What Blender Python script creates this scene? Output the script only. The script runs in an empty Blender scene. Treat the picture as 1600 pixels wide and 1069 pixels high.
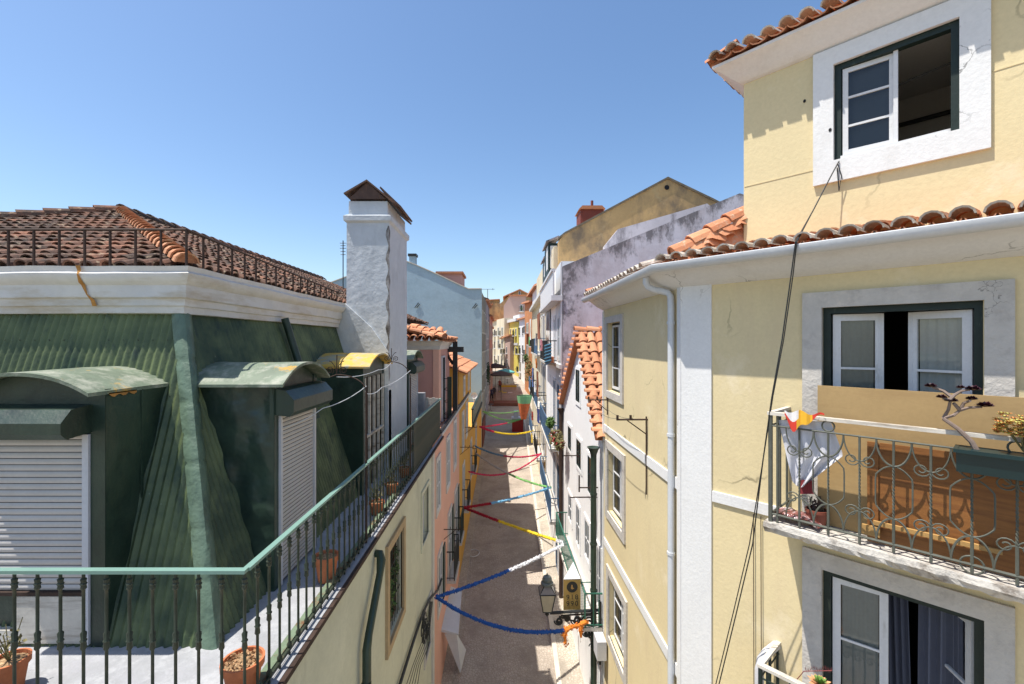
import bpy, math, random
from mathutils import Vector
random.seed(7)
R = math.radians
SC = bpy.context.scene
# ------------------------------------------------------------------ camera, sky, sun
FPX, CX, CY = 711.0, 789.0, 534.5          # focal length and vanishing point of the street, in pixels of the photograph
cam = bpy.data.cameras.new("camera"); camo = bpy.data.objects.new("camera", cam)
SC.collection.objects.link(camo); SC.camera = camo
camo.location = (0, 0, 0); camo.rotation_euler = (R(90), 0, 0)
cam.sensor_width = 36; cam.lens = FPX / 1600 * 36; cam.shift_x = 11 / 1600; cam.clip_start = .05; cam.clip_end = 3000
SUN_AZ = Vector((-.97, -.24)).normalized(); SUN_EL = R(68.4)
w = bpy.data.worlds.new("World"); SC.world = w; w.use_nodes = True
nt = w.node_tree; nt.nodes.clear()
sky = nt.nodes.new("ShaderNodeTexSky"); sky.sky_type = 'NISHITA'; sky.sun_disc = False
sky.sun_elevation = SUN_EL; sky.sun_rotation = math.atan2(SUN_AZ.x, SUN_AZ.y); sky.altitude = 50
sky.air_density = 1.0; sky.dust_density = 1.0; sky.ozone_density = 1.15
bg = nt.nodes.new("ShaderNodeBackground"); bg.inputs[1].default_value = .14
out = nt.nodes.new("ShaderNodeOutputWorld")
hs = nt.nodes.new('ShaderNodeHueSaturation'); hs.inputs['Saturation'].default_value = 1.13; nt.links.new(sky.outputs[0], hs.inputs['Color']); nt.links.new(hs.outputs[0], bg.inputs[0]); nt.links.new(bg.outputs[0], out.inputs[0])
sl = bpy.data.lights.new("sun", 'SUN'); sl.energy = 4.9; sl.angle = R(.5); sl.color = (1, .95, .87)
so = bpy.data.objects.new("sun", sl); SC.collection.objects.link(so)
sdir = Vector((SUN_AZ.x * math.cos(SUN_EL), SUN_AZ.y * math.cos(SUN_EL), math.sin(SUN_EL)))
so.rotation_euler = sdir.to_track_quat('Z', 'Y').to_euler()
so.location = (0, 0, 30)
SC.view_settings.view_transform = 'Standard'; SC.view_settings.look = 'None'; SC.view_settings.exposure = .5
SC.cycles.max_bounces = 8; SC.cycles.diffuse_bounces = 4; SC.cycles.transparent_max_bounces = 12

# ------------------------------------------------------------------ helpers
def W(px, py, Y):
    return Vector(((px - CX) / FPX * Y, Y, (CY - py) / FPX * Y))

def zg(Y):                                   # street level, rising away
    return -9.85 + .062 * (min(Y, 115) - 13)

class Fr:
    """wall frame: u along the wall, z up, o outward"""
    def __init__(s, O, u, n, S=1.0):
        s.O = Vector(O); s.u = Vector(u).normalized(); s.n = Vector(n).normalized(); s.S = S
    def p(s, u, z, o=0.0):
        q = s.O + s.u * u + s.n * o
        return Vector((q.x * s.S, q.y * s.S, z * s.S))
    def hit(s, px, py, o=0.0):
        d = Vector(((px - CX) / FPX, 1.0)); q = (s.O + s.n * o) * s.S
        t = s.n.dot(q) / s.n.dot(d)
        return Vector((d.x * t, t, (CY - py) / FPX * t))
    def uz(s, px, py, o=0.0):
        h = s.hit(px, py, o) / s.S
        return (Vector((h.x, h.y)) - s.O - s.n * o).dot(s.u), h.z

class MB:
    def __init__(s): s.v = []; s.f = []; s.m = []; s.t = []
    def face(s, pts, m=0, t=0.0):
        b = len(s.v); s.v += [Vector(p) for p in pts]; s.f.append(tuple(range(b, b + len(pts)))); s.m.append(m); s.t.append(t)
    def grid(s, rows, m=0, t=0.0, closed=False):
        b = len(s.v); nr = len(rows); nc = len(rows[0])
        for r in rows: s.v += [Vector(p) for p in r]
        for i in range(nr - 1):
            for j in range(nc if closed else nc - 1):
                k = (j + 1) % nc
                s.f.append((b + i * nc + j, b + i * nc + k, b + (i + 1) * nc + k, b + (i + 1) * nc + j)); s.m.append(m); s.t.append(t)
    def hexa(s, P, m=0, t=0.0):              # P: 4 bottom, 4 top
        b = len(s.v); s.v += [Vector(p) for p in P]
        for q in ((0, 3, 2, 1), (4, 5, 6, 7), (0, 1, 5, 4), (1, 2, 6, 5), (2, 3, 7, 6), (3, 0, 4, 7)):
            s.f.append(tuple(b + i for i in q)); s.m.append(m); s.t.append(t)
    def box(s, x0, x1, y0, y1, z0, z1, m=0, t=0.0):
        s.hexa([(x0, y0, z0), (x1, y0, z0), (x1, y1, z0), (x0, y1, z0), (x0, y0, z1), (x1, y0, z1), (x1, y1, z1), (x0, y1, z1)], m, t)
    def fbox(s, F, u0, u1, z0, z1, o0, o1, m=0, t=0.0):
        s.hexa([F.p(u0, z0, o1), F.p(u1, z0, o1), F.p(u1, z0, o0), F.p(u0, z0, o0), F.p(u0, z1, o1), F.p(u1, z1, o1), F.p(u1, z1, o0), F.p(u0, z1, o0)], m, t)
    def prism(s, poly, d, m=0, t=0.0):
        n = len(poly); b = len(s.v); d = Vector(d)
        s.v += [Vector(p) for p in poly] + [Vector(p) + d for p in poly]
        s.f.append(tuple(range(b, b + n))); s.f.append(tuple(reversed(range(b + n, b + 2 * n)))); s.m += [m, m]; s.t += [t, t]
        for i in range(n):
            j = (i + 1) % n; s.f.append((b + i, b + n + i, b + n + j, b + j)); s.m.append(m); s.t.append(t)
    def tube(s, pts, r, n=6, m=0, t=0.0, cap=True):
        pts = [Vector(p) for p in pts]; L = len(pts); rows = []
        rr = r if isinstance(r, (list, tuple)) else [r] * L
        prev = None
        for i, p in enumerate(pts):
            a = pts[max(i - 1, 0)]; c = pts[min(i + 1, L - 1)]; T = (c - a)
            T = T.normalized() if T.length > 1e-9 else Vector((0, 0, 1))
            if prev is None:
                h = Vector((0, 0, 1)) if abs(T.z) < .9 else Vector((1, 0, 0)); X = T.cross(h).normalized()
            else:
                X = (prev - T * prev.dot(T))
                X = X.normalized() if X.length > 1e-6 else T.orthogonal().normalized()
            prev = X; Yv = T.cross(X)
            rows.append([p + (X * math.cos(k * 2 * math.pi / n) + Yv * math.sin(k * 2 * math.pi / n)) * rr[i] for k in range(n)])
        s.grid(rows, m, t, closed=True)
        if cap: s.face(rows[0][::-1], m, t); s.face(rows[-1], m, t)
    def lathe(s, c, prof, n=12, m=0, t=0.0, cap=True):
        c = Vector(c); rows = [[c + Vector((r * math.cos(k * 2 * math.pi / n), r * math.sin(k * 2 * math.pi / n), z)) for k in range(n)] for r, z in prof]
        s.grid(rows, m, t, closed=True)
        if cap: s.face(rows[0][::-1], m, t); s.face(rows[-1], m, t)
    def leaves(s, c, rad, n, size, m=0, flat=1.0):
        for _ in range(n):
            d = Vector((random.gauss(0, 1), random.gauss(0, 1), random.gauss(0, 1))).normalized() * random.random() ** .4
            p = Vector(c) + Vector((d.x * rad[0], d.y * rad[1], d.z * rad[2]))
            a = Vector((random.gauss(0, 1), random.gauss(0, 1), random.gauss(0, 1) * flat)).normalized(); b = a.orthogonal().normalized()
            q = size * random.uniform(.6, 1.3)
            s.face([p - a * q, p - b * q * .45, p + a * q, p + b * q * .45], m, random.random())
    def build(s, name, mats, parent=None, smooth=False, origin=None):
        if not isinstance(mats, (list, tuple)): mats = [mats]
        if parent is not None:
            org = Vector((0, 0, 0)); q = parent
            while q is not None: org += q.location; q = q.parent
            loc = Vector((0, 0, 0))
            if origin is not None: loc = Vector(origin) - org; org = Vector(origin)
        elif origin is not None: org = loc = Vector(origin)
        else:
            xs = [v.x for v in s.v]; ys = [v.y for v in s.v]; zs = [v.z for v in s.v]
            org = loc = Vector(((min(xs) + max(xs)) / 2, (min(ys) + max(ys)) / 2, min(zs)))
        me = bpy.data.meshes.new(name); me.from_pydata([v - org for v in s.v], [], s.f)
        for m_ in mats: me.materials.append(m_)
        me.polygons.foreach_set("material_index", s.m)
        at = me.attributes.new("tint", 'FLOAT', 'FACE'); at.data.foreach_set("value", s.t)
        if smooth: me.polygons.foreach_set("use_smooth", [True] * len(s.f))
        me.update()
        o = bpy.data.objects.new(name, me); SC.collection.objects.link(o); o.location = loc
        if parent is not None: o.parent = parent
        if smooth:
            md = o.modifiers.new("es", 'EDGE_SPLIT'); md.split_angle = R(40)
        return o

def thing(name, label, cat, loc=(0, 0, 0), group=None):
    o = bpy.data.objects.new(name, None); SC.collection.objects.link(o); o.location = loc
    o["label"] = label; o["category"] = cat; o.empty_display_size = .2
    if group: o["group"] = group
    return o
def tag(o, label, cat, group=None):
    o["label"] = label; o["category"] = cat
    if group: o["group"] = group
    return o
def kind(o, k): o["kind"] = k; return o
def dup(src, loc, parent=None):
    c = src.copy(); SC.collection.objects.link(c); c.parent = parent if parent is not None else src.parent; c.location = loc
    return c
def dup_tree(src, loc, label=None):
    c = src.copy(); SC.collection.objects.link(c); c.location = loc
    if label: c["label"] = label
    for ch in list(src.children):
        k = ch.copy(); SC.collection.objects.link(k); k.parent = c
        for g in list(ch.children):
            q = g.copy(); SC.collection.objects.link(q); q.parent = k
    return c
def lerp(a, b, t): return a + (b - a) * t
def sag(a, b, d, n=12, t0=0., t1=1.):
    a = Vector(a); b = Vector(b); P = []
    for i in range(n + 1):
        t = t0 + (t1 - t0) * i / n; p = a.lerp(b, t); p.z -= 4 * d * t * (1 - t); P.append(p)
    return P
def spiral(F, cu, cz, r0, r1, a0, a1, o, n=14):
    return [F.p(cu + lerp(r0, r1, i / n) * math.cos(lerp(a0, a1, i / n)), cz + lerp(r0, r1, i / n) * math.sin(lerp(a0, a1, i / n)), o) for i in range(n + 1)]
def offset_path(pts, o):
    P = [Vector(p) for p in pts]; N = []
    for i in range(len(P) - 1):
        d = (P[i + 1] - P[i]).normalized(); N.append(Vector((d.y, -d.x)))
    out = []
    for i in range(len(P)):
        if i == 0: out.append(P[0] + N[0] * o)
        elif i == len(P) - 1: out.append(P[-1] + N[-1] * o)
        else:
            b = (N[i - 1] + N[i]); out.append(P[i] + b * (o / b.dot(N[i]) ))
    return out
def sweep(mb, pts, prof, S=1.0, m=0, caps=True, sub=1):
    if sub > 1:
        q = []
        for i in range(len(pts) - 1):
            for k in range(sub): q.append(Vector(pts[i]).lerp(Vector(pts[i + 1]), k / sub))
        q.append(Vector(pts[-1])); pts = q
    rows = []
    for o, z in prof: rows.append([Vector((q.x * S, q.y * S, z * S)) for q in offset_path(pts, o)])
    mb.grid(rows, m)
    if caps:
        mb.face([r[0] for r in rows], m); mb.face([r[-1] for r in rows][::-1], m)
def wall_holes(mb, F, u0, u1, z0, z1, holes, depth=.2, m=0, o=0.0):
    us = sorted({u0, u1, *[h[0] for h in holes], *[h[1] for h in holes]}); zs = sorted({z0, z1, *[h[2] for h in holes], *[h[3] for h in holes]})
    us = [u for u in us if u0 <= u <= u1]; zs = [z for z in zs if z0 <= z <= z1]
    for a, b in zip(us, us[1:]):
        for c, d in zip(zs, zs[1:]):
            mu, mz = (a + b) / 2, (c + d) / 2
            if any(h[0] < mu < h[1] and h[2] < mz < h[3] for h in holes): continue
            mb.face([F.p(a, c, o), F.p(b, c, o), F.p(b, d, o), F.p(a, d, o)], m)
    for h in holes:
        a, b, c, d = h
        mb.face([F.p(a, c, o), F.p(a, d, o), F.p(a, d, o - depth), F.p(a, c, o - depth)], m); mb.face([F.p(b, c, o), F.p(b, d, o), F.p(b, d, o - depth), F.p(b, c, o - depth)], m)
        mb.face([F.p(a, d, o), F.p(b, d, o), F.p(b, d, o - depth), F.p(a, d, o - depth)], m); mb.face([F.p(a, c, o), F.p(b, c, o), F.p(b, c, o - depth), F.p(a, c, o - depth)], m)
def ring(mb, F, u0, u1, z0, z1, w_, o0, o1, m=0, bottom=True, t=0.0):
    """four boxes butted end to end round an opening"""
    mb.fbox(F, u0, u0 + w_, z0, z1, o0, o1, m, t); mb.fbox(F, u1 - w_, u1, z0, z1, o0, o1, m, t)
    mb.fbox(F, u0 + w_, u1 - w_, z1 - w_, z1, o0, o1, m, t)
    if bottom: mb.fbox(F, u0 + w_, u1 - w_, z0, z0 + w_, o0, o1, m, t)

# ------------------------------------------------------------------ materials
def mk(name):
    m = bpy.data.materials.new(name); m.use_nodes = True; n = m.node_tree.nodes; n.clear()
    o = n.new("ShaderNodeOutputMaterial"); b = n.new("ShaderNodeBsdfPrincipled"); m.node_tree.links.new(b.outputs[0], o.inputs[0])
    return m, n, m.node_tree.links, b
def noise(n, l, vec, scale, detail=4, rough=.6, sc=None):
    t = n.new("ShaderNodeTexNoise"); t.inputs["Scale"].default_value = scale; t.inputs["Detail"].default_value = detail; t.inputs["Roughness"].default_value = rough
    if sc:
        mp = n.new("ShaderNodeMapping"); mp.inputs["Scale"].default_value = sc; l.new(vec, mp.inputs[0]); l.new(mp.outputs[0], t.inputs["Vector"])
    else: l.new(vec, t.inputs["Vector"])
    return t.outputs["Fac"]
def ramp(n, l, fac, a, b, ca=(0, 0, 0, 1), cb=(1, 1, 1, 1)):
    r = n.new("ShaderNodeValToRGB"); r.color_ramp.elements[0].position = a; r.color_ramp.elements[1].position = b
    r.color_ramp.elements[0].color = ca; r.color_ramp.elements[1].color = cb; l.new(fac, r.inputs[0]); return r.outputs[0]
def mix(n, l, fac, a, b, blend='MIX'):
    x = n.new("ShaderNodeMix"); x.data_type = 'RGBA'; x.blend_type = blend
    for k, v in ((0, fac), (6, a), (7, b)):
        if isinstance(v, (int, float)): x.inputs[k].default_value = v
        elif isinstance(v, (tuple, list)): x.inputs[k].default_value = (v[0], v[1], v[2], 1)
        else: l.new(v, x.inputs[k])
    return x.outputs[2]
def bump(n, l, b, h, dist, strength=1.0):
    q = n.new("ShaderNodeBump"); q.inputs["Strength"].default_value = strength; q.inputs["Distance"].default_value = dist
    l.new(h, q.inputs["Height"]); l.new(q.outputs[0], b.inputs["Normal"])
def coords(n): return n.new("ShaderNodeTexCoord").outputs["Object"]

def surf(name, col, rough=.85, var=.12, vscale=1.5, stain=None, sthr=(.5, .7), sscale=2.0, streak=(1, 1, .35), fine=30, bd=.004, metal=0.0, stain2=None, s2thr=(.6, .72), s2scale=1.2, spec=.3, crack=0.0):
    m, n, l, b = mk(name); c = coords(n)
    f = ramp(n, l, noise(n, l, c, vscale, 5), .3, .7)
    base = mix(n, l, f, tuple(x * (1 - var) for x in col), tuple(min(1, x * (1 + var)) for x in col))
    ff = noise(n, l, c, fine, 3)
    base = mix(n, l, .25, base, mix(n, l, ff, tuple(x * .6 for x in col), tuple(min(1, x * 1.35) for x in col)))
    if stain:
        base = mix(n, l, ramp(n, l, noise(n, l, c, sscale, 8, .68, streak), *sthr), base, stain)
    if stain2:
        base = mix(n, l, ramp(n, l, noise(n, l, c, s2scale, 10, .72), *s2thr), base, stain2)
    if crack:
        cv = n.new("ShaderNodeTexVoronoi"); cv.feature = 'DISTANCE_TO_EDGE'; cv.inputs["Scale"].default_value = crack
        vm = n.new("ShaderNodeVectorMath"); vm.operation = 'ADD'; nn = n.new("ShaderNodeTexNoise"); nn.inputs["Scale"].default_value = crack * 2; nn.inputs["Detail"].default_value = 6; l.new(c, nn.inputs["Vector"]); l.new(c, vm.inputs[0]); l.new(nn.outputs["Color"], vm.inputs[1]); l.new(vm.outputs[0], cv.inputs["Vector"])
        cm = ramp(n, l, cv.outputs["Distance"], .004, .014, (1, 1, 1, 1), (0, 0, 0, 1)); cmask = ramp(n, l, noise(n, l, c, crack * .6, 2), .56, .62)
        base = mix(n, l, mix(n, l, 1.0, cm, cmask, 'MULTIPLY'), base, tuple(x * .45 for x in col))
    l.new(base, b.inputs["Base Color"]); b.inputs["Roughness"].default_value = rough; b.inputs["Metallic"].default_value = metal
    b.inputs["Specular IOR Level"].default_value = spec
    if bd: bump(n, l, b, mix(n, l, .4, ff, noise(n, l, c, fine * .25, 4)), bd)
    return m
def flat(name, col, rough=.6, metal=0.0, spec=.4): return surf(name, col, rough, .06, 3, bd=.001, metal=metal, spec=spec)

def tilemat(name, c1, c2, dark, darkthr=(.5, .75), lichen=None, rough=.85):
    m, n, l, b = mk(name); c = coords(n)
    a = n.new("ShaderNodeAttribute"); a.attribute_name = "tint"
    base = mix(n, l, a.outputs["Fac"], c1, c2)
    base = mix(n, l, mix(n, l, .5, ramp(n, l, noise(n, l, c, 5, 8, .75), *darkthr), ramp(n, l, noise(n, l, c, .9, 4), *darkthr)), base, dark)
    if lichen: base = mix(n, l, ramp(n, l, noise(n, l, c, 9, 6, .7), .56, .66), base, lichen)
    base = mix(n, l, .3, base, mix(n, l, noise(n, l, c, 60, 3), (.04, .03, .02), (.9, .75, .6)), 'OVERLAY')
    l.new(base, b.inputs["Base Color"]); b.inputs["Roughness"].default_value = rough; b.inputs["Specular IOR Level"].default_value = .2
    bump(n, l, b, noise(n, l, c, 40, 4), .004); return m

M = {}
M['yellow'] = surf('yellow_render', (.69, .575, .34), .9, .06, .8, stain=(.60, .48, .30), sthr=(.54, .85), sscale=1.5, streak=(1, 1, .22), fine=24, bd=.0035, stain2=(.75, .64, .43), s2thr=(.56, .66), s2scale=.9, crack=.7)
M['white'] = surf('white_render', (.72, .715, .70), .85, .05, 1, stain=(.55, .53, .5), sthr=(.55, .85), fine=26, bd=.004, crack=1.3)
M['whitewash'] = surf('whitewashed_wall', (.86, .855, .84), .9, .04, 1, stain=(.6, .58, .54), sthr=(.58, .85), fine=20, bd=.003)
M['stone'] = surf('grey_limestone', (.52, .49, .445), .9, .1, 4, stain=(.36, .33, .30), sthr=(.52, .8), sscale=5, streak=(1, 1, 1), fine=22, bd=.012, stain2=(.66, .6, .52), s2thr=(.55, .75), s2scale=6, crack=2.2)
M['roughstone'] = surf('weathered_rough_stone', (.50, .47, .42), .95, .18, 5, stain=(.22, .19, .16), sthr=(.5, .66), sscale=6, streak=(1, 1, 1), fine=15, bd=.03, stain2=(.45, .28, .12), s2thr=(.62, .7), s2scale=5)
M['cornice'] = surf('white_painted_cornice', (.62, .61, .59), .5, .1, 2, stain=(.40, .32, .20), sthr=(.5, .74), sscale=1.6, streak=(.5, .5, 2.2), fine=9, bd=.012, spec=.4)
M['rust'] = surf('rust_streak', (.42, .2, .05), .8, .3, 12, bd=.002)
M['gutter'] = flat('grey_white_painted_metal', (.58, .60, .62), .45)
M['green'] = surf('dark_green_sheet', (.021, .042, .028), .4, .35, 2.2, stain=(.05, .075, .048), sthr=(.5, .8), sscale=2.2, streak=(1, 1, .5), fine=14, bd=.006, stain2=(.012, .022, .018), s2thr=(.52, .7), s2scale=2.6, spec=.5)
def corr(name):
    m, n, l, b = mk(name); c = coords(n)
    base = mix(n, l, ramp(n, l, noise(n, l, c, 1.8, 6), .35, .68), (.03, .055, .03), (.15, .185, .08))
    base = mix(n, l, ramp(n, l, noise(n, l, c, 6, 8, .7, (1, 1, .25)), .55, .7), base, (.025, .042, .034))
    base = mix(n, l, ramp(n, l, noise(n, l, c, 14, 6, .7), .68, .72), base, (.3, .34, .25))
    l.new(base, b.inputs["Base Color"]); b.inputs["Roughness"].default_value = .5; b.inputs["Specular IOR Level"].default_value = .4
    bump(n, l, b, noise(n, l, c, 25, 4), .004); return m
M['corr'] = corr('corrugated_green_sheet')
M['flash'] = surf('pale_green_flashing', (.11, .165, .115), .5, .25, 5, stain=(.05, .085, .062), sthr=(.5, .72), sscale=5, streak=(1, 1, .4), fine=11, bd=.02, spec=.4)
M['dormroof'] = surf('weathered_green_grey_sheet', (.15, .185, .13), .6, .25, 4, stain=(.33, .34, .27), sthr=(.48, .66), sscale=5, streak=(1, 1, 1), fine=12, bd=.008, stain2=(.45, .27, .05), s2thr=(.6, .66), s2scale=3.4, spec=.3)
M['mossroof'] = surf('ochre_lichen_sheet', (.33, .34, .26), .7, .2, 4, stain=(.6, .38, .07), sthr=(.4, .55), sscale=3.5, streak=(1, 1, 1), fine=12, bd=.008, stain2=(.22, .09, .03), s2thr=(.6, .68), s2scale=4)
def lumpy():
    m, n, l, b = mk('dented_green_sheet'); c = coords(n)
    base = mix(n, l, ramp(n, l, noise(n, l, c, 3, 6), .35, .7), (.018, .034, .026), (.045, .075, .05))
    l.new(base, b.inputs["Base Color"]); b.inputs["Roughness"].default_value = .34
    bump(n, l, b, noise(n, l, c, 5, 2, .4), .03); return m
M['lumpy'] = lumpy()
M['shutter'] = surf('white_shutter_slat', (.50, .475, .45), .6, .06, 3, stain=(.4, .36, .32), sthr=(.6, .8), bd=.001)
M['shutframe'] = flat('greyed_white_frame', (.55, .55, .57), .6)
M['board'] = surf('weathered_white_wood', (.58, .54, .47), .8, .15, 6, stain=(.2, .15, .1), sthr=(.5, .72), sscale=7, streak=(.15, .15, 1.5), bd=.003)
M['terrace'] = surf('pale_painted_concrete', (.31, .315, .325), .75, .15, 2, stain=(.33, .33, .35), sthr=(.52, .68), sscale=3, streak=(1, 1, 1), fine=14, bd=.012, stain2=(.39, .395, .405), s2thr=(.5, .62), s2scale=5, crack=1.5)
M['railteal'] = flat('pale_green_handrail', (.17, .29, .24), .45)
M['iron'] = surf('dark_green_iron', (.035, .045, .03), .5, .4, 9, stain=(.12, .1, .06), sthr=(.55, .7), sscale=9, bd=.002)
M['ironblack'] = flat('black_iron', (.02, .022, .022), .5)
M['rustiron'] = surf('rusty_iron_bar', (.05, .03, .022), .8, .4, 10, bd=.002)
M['irongrey'] = surf('grey_green_wrought_iron', (.10, .105, .085), .6, .2, 14, stain=(.08, .08, .06), sthr=(.5, .7), sscale=12, bd=.001)
M['chim'] = surf('blue_white_chimney_render', (.56, .59, .61), .9, .07, 1.6, stain=(.4, .42, .43), sthr=(.55, .8), sscale=1.8, fine=6, bd=.02, stain2=(.72, .73, .72), s2thr=(.55, .75))
M['soot'] = surf('soot_stained_render', (.42, .40, .38), .95, .2, 3, stain=(.08, .07, .06), sthr=(.42, .6), sscale=4, streak=(1, 1, .5), bd=.01)
M['cream'] = surf('sage_cream_wall', (.56, .56, .43), .9, .1, .9, stain=(.34, .33, .25), sthr=(.54, .78), sscale=1.1, streak=(1, 1, .3), fine=12, bd=.006, stain2=(.68, .67, .52), s2thr=(.56, .75))
M['pinkwall'] = surf('salmon_pink_wall', (.72, .40, .29), .9, .06, 1, stain=(.58, .34, .26), sthr=(.58, .8), bd=.003)
M['pink2'] = surf('dusty_pink_wall', (.56, .30, .245), .9, .06, 1, bd=.003)
M['orange'] = surf('ochre_orange_wall', (.62, .34, .07), .9, .08, 1, stain=(.45, .24, .06), sthr=(.55, .8), bd=.003)
M['blue'] = surf('light_blue_gable_render', (.31, .425, .50), .9, .05, .25, stain=(.25, .34, .40), sthr=(.5, .75), sscale=.5, streak=(1, 1, 1.5), fine=6, bd=.01)
M['lilac'] = surf('stained_lilac_wall', (.50, .46, .485), .9, .1, .5, stain=(.64, .62, .67), sthr=(.42, .6), sscale=.9, streak=(1, 1, .6), fine=6, bd=.01)
def mould(m, x0, z0, slope, tops, reach, edge):
    """black mould growing down from the coping line and out of the near corner, as irregular patches"""
    n = m.node_tree.nodes; l = m.node_tree.links; b = [q for q in n if q.type == 'BSDF_PRINCIPLED'][0]; base = b.inputs["Base Color"].links[0].from_socket
    c = coords(n); sp = n.new("ShaderNodeSeparateXYZ"); l.new(c, sp.inputs[0])
    def ma(op, a, b_=None, cl=False):
        q = n.new("ShaderNodeMath"); q.operation = op; q.use_clamp = cl
        for i, v in enumerate((a, b_)):
            if v is None: continue
            if isinstance(v, (int, float)): q.inputs[i].default_value = v
            else: l.new(v, q.inputs[i])
        return q.outputs[0]
    line = ma('ADD', ma('MULTIPLY', ma('SUBTRACT', sp.outputs[0], x0), slope), z0); d = ma('SUBTRACT', line, sp.outputs[2])
    nse = noise(n, l, c, 1.6, 12, .74, (1.3, 1, .6)); v = ma('SUBTRACT', ma('ADD', nse, tops), ma('MULTIPLY', d, reach)); f1 = ramp(n, l, v, .46, .60)
    nse2 = noise(n, l, c, 2.1, 12, .76, (1, 1, .8)); v2 = ma('SUBTRACT', ma('ADD', nse2, .04), ma('MULTIPLY', ma('ABSOLUTE', ma('SUBTRACT', sp.outputs[0], x0)), edge)); f2 = ramp(n, l, ma('SUBTRACT', v2, ma('MULTIPLY', d, .02)), .44, .56)
    f = ma('MAXIMUM', f1, f2); f = ma('MULTIPLY', f, .78)
    nb = mix(n, l, f, base, (.085, .078, .078)); l.new(nb, b.inputs["Base Color"])
def soil_grad(name, col, dark, lo, hi, thr=(.35, .75)):
    return None
M['grime'] = surf('black_mould_on_lilac_render', (.30, .27, .29), .95, .3, 1.2, stain=(.06, .055, .055), sthr=(.46, .62), sscale=1.5, streak=(1.4, 1, .6), fine=8, bd=.01, stain2=(.52, .47, .5), s2thr=(.52, .64), s2scale=1.6)
M['ochre'] = surf('weathered_ochre_gable', (.50, .33, .15), .92, .16, .5, stain=(.20, .15, .10), sthr=(.44, .66), sscale=.7, streak=(1, 1, .6), fine=7, bd=.01, stain2=(.52, .40, .22), s2thr=(.55, .72), s2scale=.7)
M['tile_old'] = tilemat('old_brown_clay_tile', (.13, .072, .05), (.37, .18, .115), (.065, .052, .045), (.38, .56), lichen=(.38, .31, .22))
M['tile_hip'] = tilemat('orange_hip_tile', (.42, .19, .10), (.58, .30, .17), (.14, .09, .06), (.52, .8), lichen=(.5, .42, .28))
M['tile_new'] = tilemat('orange_clay_tile', (.50, .22, .12), (.66, .34, .20), (.28, .14, .09), (.55, .85))
M['tile_mid'] = tilemat('pale_orange_clay_tile', (.52, .22, .12), (.68, .35, .2), (.22, .12, .08), (.5, .8), lichen=(.55, .42, .32))
M['tile_end'] = tilemat('grey_weathered_tile_end', (.42, .38, .33), (.6, .57, .52), (.16, .11, .08), (.52, .7), lichen=(.7, .68, .64), rough=.55)
M['mortar'] = surf('white_mortar', (.6, .56, .5), .9, .1, 5, bd=.004)
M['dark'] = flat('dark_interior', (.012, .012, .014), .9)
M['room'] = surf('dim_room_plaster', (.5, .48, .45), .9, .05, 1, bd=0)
M['greenframe'] = surf('dark_green_window_frame', (.014, .026, .022), .5, .2, 8, stain=(.1, .12, .08), sthr=(.6, .75), sscale=9, bd=.002)
M['winwhite'] = surf('white_window_paint', (.66, .66, .66), .5, .05, 5, stain=(.42, .4, .36), sthr=(.6, .8), sscale=8, bd=.002)
M['curtain'] = flat('grey_white_curtain', (.42, .41, .39), .9)
M['bluecurtain'] = flat('slate_blue_curtain', (.10, .11, .15), .9)
M['plywood'] = surf('tan_fibreboard', (.39, .265, .12), .75, .1, 1.2, stain=(.30, .19, .085), sthr=(.5, .8), sscale=2, streak=(.3, .3, 2), bd=.001)
M['wood'] = surf('brown_varnished_wood', (.25, .105, .03), .5, .15, 2, stain=(.15, .055, .018), sthr=(.45, .7), sscale=5, streak=(.3, .3, 5), bd=.002)
M['wood2'] = surf('light_pine_batten', (.42, .25, .09), .6, .15, 3, bd=.002)
M['terra'] = surf('terracotta_pot', (.50, .165, .07), .8, .12, 6, stain=(.34, .11, .05), sthr=(.5, .75), sscale=8, bd=.002)
M['soil'] = surf('dry_potting_soil', (.24, .15, .08), 1, .5, 25, stain=(.5, .35, .2), sthr=(.52, .6), sscale=40, streak=(1, 1, 1), bd=.015)
M['grit'] = surf('gritty_grey_soil', (.42, .36, .28), 1, .4, 30, stain=(.2, .15, .11), sthr=(.5, .58), sscale=50, streak=(1, 1, 1), bd=.01)
M['street'] = None
M['teal'] = flat('dark_teal_plastic', (.008, .028, .03), .35)
M['glass'] = None
def glassmat(name, tint=(.02, .025, .03)):
    m, n, l, b = mk(name)
    b.inputs["Base Color"].default_value = (*tint, 1); b.inputs["Roughness"].default_value = .04; b.inputs["Specular IOR Level"].default_value = .8
    c = coords(n); bump(n, l, b, noise(n, l, c, 2.5, 2), .004)
    return m
M['darkglass'] = glassmat('dark_reflecting_window_glass')
def seeglass():
    m, n, l, b = mk('clear_window_glass'); o = [x for x in n if x.type == 'OUTPUT_MATERIAL'][0]
    tr = n.new("ShaderNodeBsdfTransparent"); tr.inputs[0].default_value = (.8, .84, .83, 1)
    gl = n.new("ShaderNodeBsdfGlossy"); gl.inputs["Roughness"].default_value = .03
    fr = n.new("ShaderNodeFresnel"); fr.inputs[0].default_value = 1.6
    mx = n.new("ShaderNodeMixShader"); l.new(fr.outputs[0], mx.inputs[0]); l.new(tr.outputs[0], mx.inputs[1]); l.new(gl.outputs[0], mx.inputs[2]); l.new(mx.outputs[0], o.inputs[0])
    n.remove(b); return m
M['glass'] = seeglass()
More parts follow.
